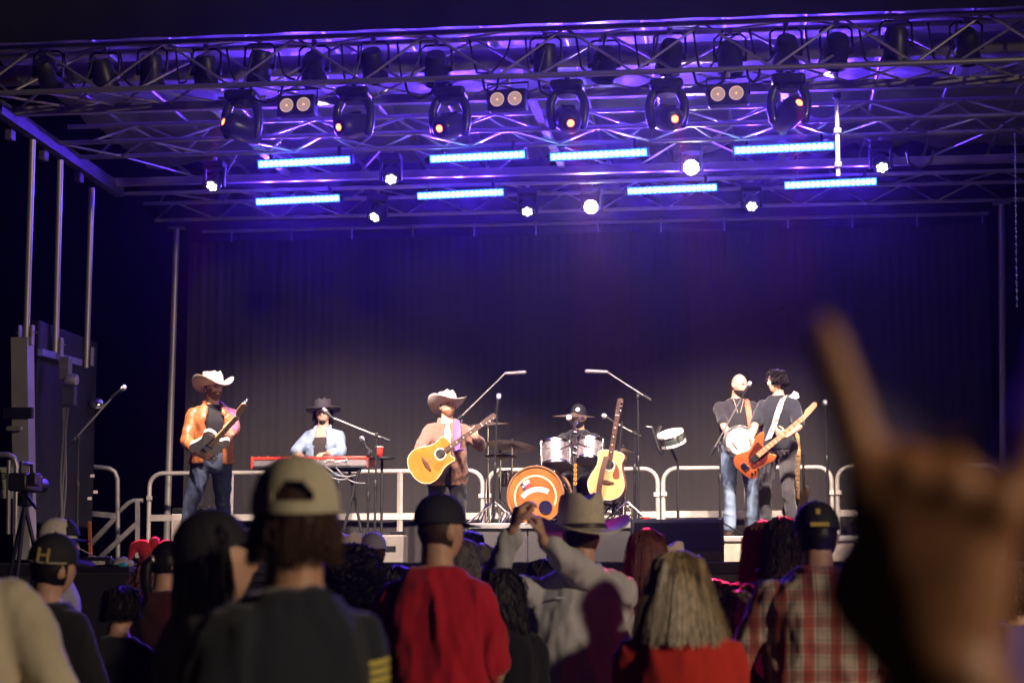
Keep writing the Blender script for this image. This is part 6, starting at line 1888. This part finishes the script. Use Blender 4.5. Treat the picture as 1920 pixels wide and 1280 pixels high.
# --- dark profile with flat cap
gp, h = spot(408, 962, 690)
p = Fan('dark figure in profile wearing a black peaked cap beside the pale cap', gp, -0.75, h, shoulder=0.95, head=(-0.25, 0.10, 0), group=AUD)
p.fold_arms(1); p.fold_arms(-1); p.stand(TRB); p.body(SKIN(), 0.010)
p.shirt(cloth('coat_black', (0.014, 0.013, 0.016)), 0.95, -0.08, 0.028, 0.012, 0.012, seed=15)
p.strands(HAIRB(), 900, 0.24, r=0.003, seed=31, wave=0.006, region=lambda x, y, z: z > -0.3 and y < 0.05)
p.cap(CAPB, tilt=0.22, opening=False)

# --- curly-haired person
gp, h = spot(668, 1024, 425)
p = Fan('person with long dark curly hair looking aside, in black top', gp, 0.75, h, shoulder=0.92, head=(0.55, 0, 0), group=AUD)
p.fold_arms(1); p.fold_arms(-1); p.stand(TRB); p.body(SKIN2(), 0.010); p.eyes()
p.shirt(cloth('top_black', (0.014, 0.013, 0.015)), 0.9, -0.05, 0.016, 0.013, seed=17)
p.strands(HAIRB(), 900, 0.25, r=0.0048, seed=41, wave=0.02, curl=0.020, off=0.028, spread=0.10, seg=12, region=lambda x, y, z: z > -0.3 and not (y > 0.22 and z < 0.62))

# --- far heads between: white cowboy hat, violet cap, small heads
far = [(655, 984, 262, 'w', 'far person in pale cowboy hat in front of the stage by the equipment box'), (700, 992, 262, 'c', 'far person in violet-lit cap beside the pale cowboy hat'),
       (878, 986, 275, 'd', 'far person with short dark hair right of the red shirt'), (903, 1010, 285, 'g', 'far person with grey hair below the singer microphone stand'), (868, 1000, 300, 'g', 'far person with pale hair close behind the red shirt'),
       (1050, 996, 300, 'c', 'far person in round violet-lit cap under the raised hands'), (590, 1046, 330, 'd', 'far person with dark hair half hidden by the pale cap'), (742, 1052, 350, 'd', 'person with dark hair at the left shoulder of the red shirt'), (1128, 1075, 360, 'd', 'person with dark hair hidden behind the grey shirt shoulder'),
       (1335, 1078, 390, 'd', 'person with dark hair below the floor monitor'), (1385, 1100, 430, 'g', 'person with greyish hair between blonde hair and plaid shirt'), (226, 1092, 380, 'd', 'person with dark hair in front of the equipment table'), (1020, 1040, 330, 'd', 'person with dark hair below the raised sleeves'), (1252, 998, 330, 'w', 'far person in pale pink brimmed hat beside the floor monitor')]
for k, (px, py, sc, kind, lab) in enumerate(far):
    gp, h = spot(px, py, sc)
    p = Fan(lab, gp, 0.2 * math.sin(k * 2.1), h - (0.09 if kind == 'w' else 0.02), shoulder=0.95, group=AUD)
    p.fold_arms(1); p.fold_arms(-1); p.stand(TRB); p.body(SKIN(), 0.018)
    p.shirt(cloth('far_top_%d' % (k % 3), [(0.05, 0.05, 0.07), (0.10, 0.09, 0.12), (0.03, 0.03, 0.04)][k % 3]), 0.9, -0.05, 0.016, 0.020, seed=50 + k)
    if kind == 'w':
        p.shell('hair', HAIRN(), lambda x, y, z: y < 0.1 and z > -0.5, 0.008)
        p.cowboy(mat('felt_pale', (0.62, 0.54, 0.50), 0.85), mat('band_brown', (0.2, 0.12, 0.08), 0.7), curl=0.06)
    elif kind == 'c':
        p.shell('hair', HAIRN(), lambda x, y, z: y < 0.1 and z > -0.5, 0.008); p.cap(mat('cap_grey', (0.28, 0.26, 0.34), 0.8), opening=False)
    else:
        p.strands(HAIRB() if kind == 'd' else mat('hair_grey', (0.15, 0.13, 0.12), 0.5, var=0.3, spec=0.2), 520, 0.06 if kind == 'd' else 0.16, r=0.0032, seed=60 + k)

# --- red shirt
gp, h = spot(822, 928, 470)
p = Fan('broad person in red tee shirt and black cap seen from behind', gp, -0.12, h, wide=1.02, shoulder=0.96, belly=0.03, head=(-0.55, 0.05, 0), group=AUD)
p.arm(1, (0.12, 0.24, 1.02 * p.k), hint=(0.45, -0.3, -1), curl=(0.5,) * 4, palm=(0, -1, 0)); p.arm(-1, (-0.12, 0.24, 1.02 * p.k), hint=(-0.45, -0.3, -1), curl=(0.5,) * 4, palm=(0, -1, 0))
p.stand(JEAN); p.body(SKIN(), 0.010)
p.shirt(cloth('tee_red', (0.48, 0.012, 0.025)), 0.45, -0.16, 0.020, 0.010, 0.026, loose=0.02, seed=19, sc=(9, 9, 1.0))
p.shell('hair', HAIRN(), lambda x, y, z: y < 0.05 and -0.55 < z < 0.4, 0.003)
p.cap(CAPB, opening=False, tilt=-0.05)

# --- dark long-haired person with glasses
gp, h = spot(938, 1066, 430)
p = Fan('person in black with long dark hair and glasses below the raised hands', gp, 0.15, h, shoulder=0.98, wide=1.1, head=(-0.75, 0.15, 0.1), group=AUD)
p.fold_arms(1); p.fold_arms(-1); p.stand(TRB); p.body(SKIN(), 0.0125)
p.shirt(cloth('top_black2', (0.012, 0.012, 0.016)), 0.95, -0.08, 0.026, 0.013, 0.012, seed=23)
p.strands(HAIRB(), 520, 0.30, r=0.005, seed=51, wave=0.012)
gl_ = G()
for s in (-1, 1):
    gl_.tube([p.HM @ Vector((0.034 * s + 0.024 * math.cos(a), 0.098, 0.004 + 0.018 * math.sin(a))) for a in [k * PI / 8 for k in range(17)]], 0.0025, 5)
    gl_.tube([p.HM @ Vector(v) for v in ((0.058 * s, 0.096, 0.008), (0.08 * s, 0.05, 0.01), (0.082 * s, -0.02, 0.0))], 0.0025, 5)
gl_.build('glasses', mat('glasses_wire', (0.6, 0.6, 0.7), 0.2, 0.9), p.root)

# --- pale cowboy hat with both hands raised
gp, h = spot(1088, 908, 400)
p = Fan('person in straw cowboy hat and pale grey shirt raising both hands', gp, 0.28, h - 0.10, wide=1.15, shoulder=1.12, belly=0.03, lean=0.02, head=(0.15, 0.0, 0.08), group=AUD)
inv = wm(p.root).inverted()
dd = F / 400
lw = inv @ P(963, 992, dd - 0.38); rw = inv @ P(991, 994, dd - 0.40)
p.arm(-1, lw, hint=(-1, -0.1, -0.7), hand_dir=(0.22, 0.1, 1), palm=(1, 0.3, -0.2), curl=(0.5, 0.5, 0.55, 0.6), thumb=0.5)
p.arm(1, rw, hint=(0.6, 0.2, -1), hand_dir=(-0.2, 0.1, 1), palm=(-1, 0.3, -0.2), curl=(0.5, 0.5, 0.55, 0.6), thumb=0.5)
p.stand(JEAN); p.body(SKIN(), 0.0085)
p.shirt(cloth('shirt_grey', (0.52, 0.53, 0.56)), 0.93, -0.14, 0.022, 0.010, 0.028, loose=0.018, seed=27, sc=(8, 8, 1.6))
g = G(); g.limb([p.sp((0.075 * math.cos(a), -0.015 + 0.075 * math.sin(a), 0.555)) for a in [PI * (1 + k / 10) for k in range(11)]], [0.02] * 11, 10, 0.02)
g.build('shirt_collar', MATS['shirt_grey'], p.root)
G().box((0, 0, 0), (0.30, 0.006, 0.012), Matrix.Translation(p.sp((0, -0.150 , 0.42)))).build('yoke_seam', MATS['shirt_grey'], p.root, True, 0.002)
G().lathe([(0.034, -0.018), (0.037, -0.01), (0.037, 0.01), (0.034, 0.018)], 18, frame(Vector(p.arms[1][3]) - (p.arms[1][3] - p.arms[1][2]).normalized() * 0.03, (p.arms[1][3] - p.arms[1][2]), y=(0, 1, 0)) @ Matrix.Rotation(PI / 2, 4, 'Y')).build('wrist_watch', mat('watch_steel', (0.6, 0.56, 0.5), 0.3, 0.7), p.root)
p.shell('hair', HAIRN(), lambda x, y, z: y < 0.1 and -0.5 < z < 0.5, 0.006)
p.cowboy(mat('straw', (0.62, 0.56, 0.42), 0.8, var=0.08, vscale=40, bump=0.3, bscale=250), mat('band_dark', (0.05, 0.03, 0.025), 0.5), tilt=0.02, roll=-0.10, curl=0.055, brim=0.105, crown=0.135, sc=1.08)

# --- auburn head lit red, left of the monitor
gp, h = spot(1213, 988, 375)
p = Fan('person with straight auburn hair in front of the floor monitor', gp, 0.1, h, shoulder=0.92, group=AUD)
p.fold_arms(1); p.fold_arms(-1); p.stand(TRB); p.body(SKIN(), 0.015)
p.shirt(cloth('top_wine', (0.05, 0.01, 0.02)), 0.9, -0.05, 0.016, 0.017, seed=33)
p.strands(HAIRR(), 1500, 0.20, r=0.0026, seed=71, wave=0.002, off=0.014)

# --- blonde in red top
gp, h = spot(1273, 1032, 560)
p = Fan('person with long straight blonde hair and bright red top', gp, 0.1, h, shoulder=1.02, wide=1.1, group=AUD)
p.fold_arms(1); p.fold_arms(-1); p.stand(JEAN); p.body(SKIN(), 0.0125)
p.shirt(cloth('top_red', (0.62, 0.035, 0.02)), 0.9, -0.08, 0.022, 0.012, 0.012, loose=0.01, seed=35)
p.strands(HAIRG(), 5600, 0.20, r=0.0014, seed=81, wave=0.0015, spread=0.06, off=0.012, seg=11, hug=0.11, flare=0.26)

# --- auburn hair with boa
gp, h = spot(1430, 973, 370)
p = Fan('person with straight red-lit hair and fluffy pink scarf', gp, 0.15, h, shoulder=0.92, group=AUD)
p.fold_arms(1); p.fold_arms(-1); p.stand(TRB); p.body(SKIN(), 0.015)
p.shirt(cloth('top_navy', (0.02, 0.022, 0.04)), 0.9, -0.05, 0.018, 0.014, seed=37)
p.strands(HAIRR(), 1500, 0.20, r=0.0026, seed=91, wave=0.002, off=0.014)
rn = random.Random(5); g = G()
path = [p.sp(v) for v in ((0.06, 0.04, 0.56), (0.02, -0.075, 0.555), (-0.06, -0.10, 0.50), (-0.10, -0.15, 0.36), (-0.15, -0.165, 0.22), (-0.20, -0.15, 0.08), (-0.24, -0.12, -0.02))]
for k in range(900):
    t = rn.random() * (len(path) - 1); i = int(t); c = path[i].lerp(path[i + 1], t - i)
    d = Vector((rn.gauss(0, 1), rn.gauss(0, 1), rn.gauss(0, 1))).normalized()
    g.tube([c + d * 0.005, c + d * 0.025 + Vector((0, 0, rn.uniform(-.01, .01))), c + d * rn.uniform(0.03, 0.05)], [0.006, 0.006, 0.002], 4)
g.build('fluffy_scarf', mat('boa_pink', (0.70, 0.05, 0.13), 0.8), p.root)
# --- dark head beside
gp, h = spot(1468, 967, 380)
p = Fan('person with dark hair just behind the plaid shirt shoulder', gp, -0.2, h, group=AUD)
p.fold_arms(1); p.fold_arms(-1); p.stand(TRB); p.body(SKIN(), 0.016)
p.shirt(MATS['hoodie_black'], 0.9, -0.06, 0.02, 0.014, seed=39)
p.strands(HAIRB(), 420, 0.16, r=0.005, seed=95, off=0.016)

# --- plaid shirt
gp, h = spot(1530, 942, 450)
p = Fan('person in red and white plaid shirt and black cap with yellow patches', gp, 0.05, h, wide=1.08, shoulder=1.06, head=(0.0, 0.0, 0), group=AUD)
p.fold_arms(-1, 0.10, 0.92, 0.24); p.fold_arms(1, 0.2, 1.0, 0.12); p.stand(JEAN); p.body(SKIN(), 0.0125)
p.shirt(plaid('plaid_cloth'), 0.92, -0.16, 0.022, 0.010, 0.030, loose=0.018, seed=43, sc=(8, 8, 2.5))
g = G(); g.limb([p.sp((0.078 * math.cos(a), -0.012 + 0.078 * math.sin(a), 0.555)) for a in [PI * (1 + k / 10) for k in range(11)]], [0.021] * 11, 10, 0.02)
g.build('shirt_collar', MATS['plaid_cloth'], p.root)
p.shell('hair', HAIRB(), lambda x, y, z: y < 0.1 and -0.6 < z < 0.4, 0.006)
def patches(M, o):
    G().box((0, 0, 0), (0.018, 0.004, 0.024), M @ Matrix.Translation((0.0, -0.107, 0.093)) @ Matrix.Rotation(-0.35, 4, 'X')).build('patch', mat('patch_gold', (0.62, 0.45, 0.10), 0.7), o, False)
    G().box((0, 0, 0), (0.075, 0.004, 0.016), M @ Matrix.Translation((0.005, -0.1175, 0.040))).build('patch', MATS['patch_gold'], o, False)
p.cap(CAPB, opening=False, emblem=patches, tilt=-0.08)

# --- person at the far right edge
gp, h = spot(1900, 1062, 420)
p = Fan('person in violet and white shirt beyond the raised arm', gp, 0.4, h, group=AUD)
p.fold_arms(1); p.fold_arms(-1); p.stand(TRB); p.body(SKIN(), 0.016)
p.shirt(cloth('shirt_violet', (0.22, 0.14, 0.42)), 0.5, -0.08, 0.02, 0.013, seed=45)
p.strands(HAIRN(), 300, 0.10, r=0.006, seed=99)

# --- raised hand making the horns sign, close to the lens
d0 = 0.98
pr = thing('person', 'out-of-focus raised arm of a near person, hand making the horns sign', 'person', (0.42, 0.78, 0), 0, AUD)
inv = wm(pr.root if hasattr(pr, 'root') else pr).inverted()
Wp = inv @ P(1762, 1262, d0)
El = inv @ Vector((0.20, 1.0, 1.19))
Sh = Vector((-0.16, -0.02, 1.30))
g = G()
up = (inv.to_3x3() @ (P(1749, 972, d0) - P(1762, 1262, d0))).normalized()
rt = (inv.to_3x3() @ (P(1000, 640, 1) - P(960, 640, 1))).normalized()
fw = rt.cross(up) * -1                      # roughly towards the stage
rt, fw = rt * math.cos(0.22) - fw * math.sin(0.22), fw * math.cos(0.22) + rt * math.sin(0.22)
g.limb([Sh, Sh.lerp(El, 0.5), El, El.lerp(Wp, 0.35), El.lerp(Wp, 0.75), Wp], [0.062, 0.054, 0.046, 0.046, 0.036, 0.030], 18, 0.02)
k_ = 1.02
def at_(x, y, z): return Wp + rt * (x * k_) + up * (y * k_) + fw * (z * k_)
rings = []
for t, hw, ht, cx in ((-0.01, 0.030, 0.022, 0.0), (0.02, 0.036, 0.021, -0.001), (0.05, 0.043, 0.019, -0.002), (0.08, 0.046, 0.016, -0.002), (0.100, 0.043, 0.013, -0.002)):
    rings.append([at_(cx + hw * math.cos(2 * PI * q / 16), t, ht * math.sin(2 * PI * q / 16)) for q in range(16)])
g.loft(rings)
# index and little finger up, the two middle ones folded, thumb across them
g.limb([at_(-0.032, 0.085, 0), at_(-0.034, 0.105, 0), at_(-0.040, 0.135, 0.0), at_(-0.046, 0.156, 0.0), at_(-0.050, 0.172, -0.002)], [0.0135, 0.0130, 0.0120, 0.0110, 0.0095], 14, 0.008)
g.limb([at_(0.034, 0.075, 0), at_(0.042, 0.095, 0), at_(0.052, 0.128, 0.0), at_(0.058, 0.150, 0.0), at_(0.063, 0.172, -0.002)], [0.0130, 0.0120, 0.0110, 0.0100, 0.0085], 14, 0.008)
for x in (-0.011, 0.012):
    g.limb([at_(x, 0.085, 0), at_(x, 0.106, 0.004), at_(x, 0.108, 0.034), at_(x, 0.080, 0.044), at_(x, 0.066, 0.028)], [0.0125, 0.0120, 0.0110, 0.0100, 0.009], 14, 0.008)
g.limb([at_(-0.022, 0.01, 0.01), at_(-0.046, 0.035, 0.022), at_(-0.036, 0.062, 0.046), at_(-0.008, 0.076, 0.060)], [0.018, 0.0150, 0.0118, 0.0095], 14, 0.008)
for x, y in ((-0.031, 0.094), (-0.010, 0.100), (0.012, 0.097), (0.033, 0.086)):
    q_ = at_(x, y, -0.011); g.ell(q_, (0.0115, 0.0115, 0.012), 12, 8)
for x in (-0.020, 0.001, 0.022):
    g.limb([at_(x * 0.5, 0.03, -0.017), at_(x, 0.085, -0.013)], [0.004, 0.005], 8, 0.01)
# trunk, neck and head of that person, standing beside the camera
s_ = Fan.__new__(Fan)
s_.k = 0.93; s_.root = pr; s_.hip = Vector((0.0, -0.02, 0.86)); s_.lean = s_.side = s_.twist = 0.0; s_.wide = 1.0; s_.belly = 0; s_.bust = 0; s_.sh = 1.0
s_.HM = Matrix.Translation(s_.sp((0, -0.012, 0.565))) @ Matrix.Translation((0, 0.022, 0.118))
s_.skin = g; s_.arms = {}; s_.legs = {}
s_.arm(1, (0.30, 0.05, 0.72), hint=(0.5, -0.6, -0.3))
s_.leg(1, (0.13, 0, 0), shoe=BOOT); s_.leg(-1, (-0.13, 0.03, 0), shoe=BOOT)
s_.trousers(TRB, 0.016)
s_.body(mat('skin_brown', (0.34, 0.155, 0.075), 0.5, var=0.1, vscale=20), 0.0065)
s_.arms = {1: s_.arms[1], -1: (s_.sp((-0.10, 0, 0.46)), Sh, El, El.lerp(Wp, 0.3))}
s_.shirt(MATS['top_black'], 0.42, -0.08, 0.018, 0.013, seed=47)
s_.shell('hair', HAIRB(), lambda x, y, z: z > -0.3 and not (y > 0.3 and z < 0.6), 0.014)
# ================================================================== stage haze
hz = G().box((-2, 12, 4.2), (36, 60, 10.6)).build('haze', volume_mat('haze_air', 0.0007, (0.9, 0.9, 1.0)), None, False)
hz['kind'] = 'stuff'; hz['label'] = 'thin stage haze in the night air'
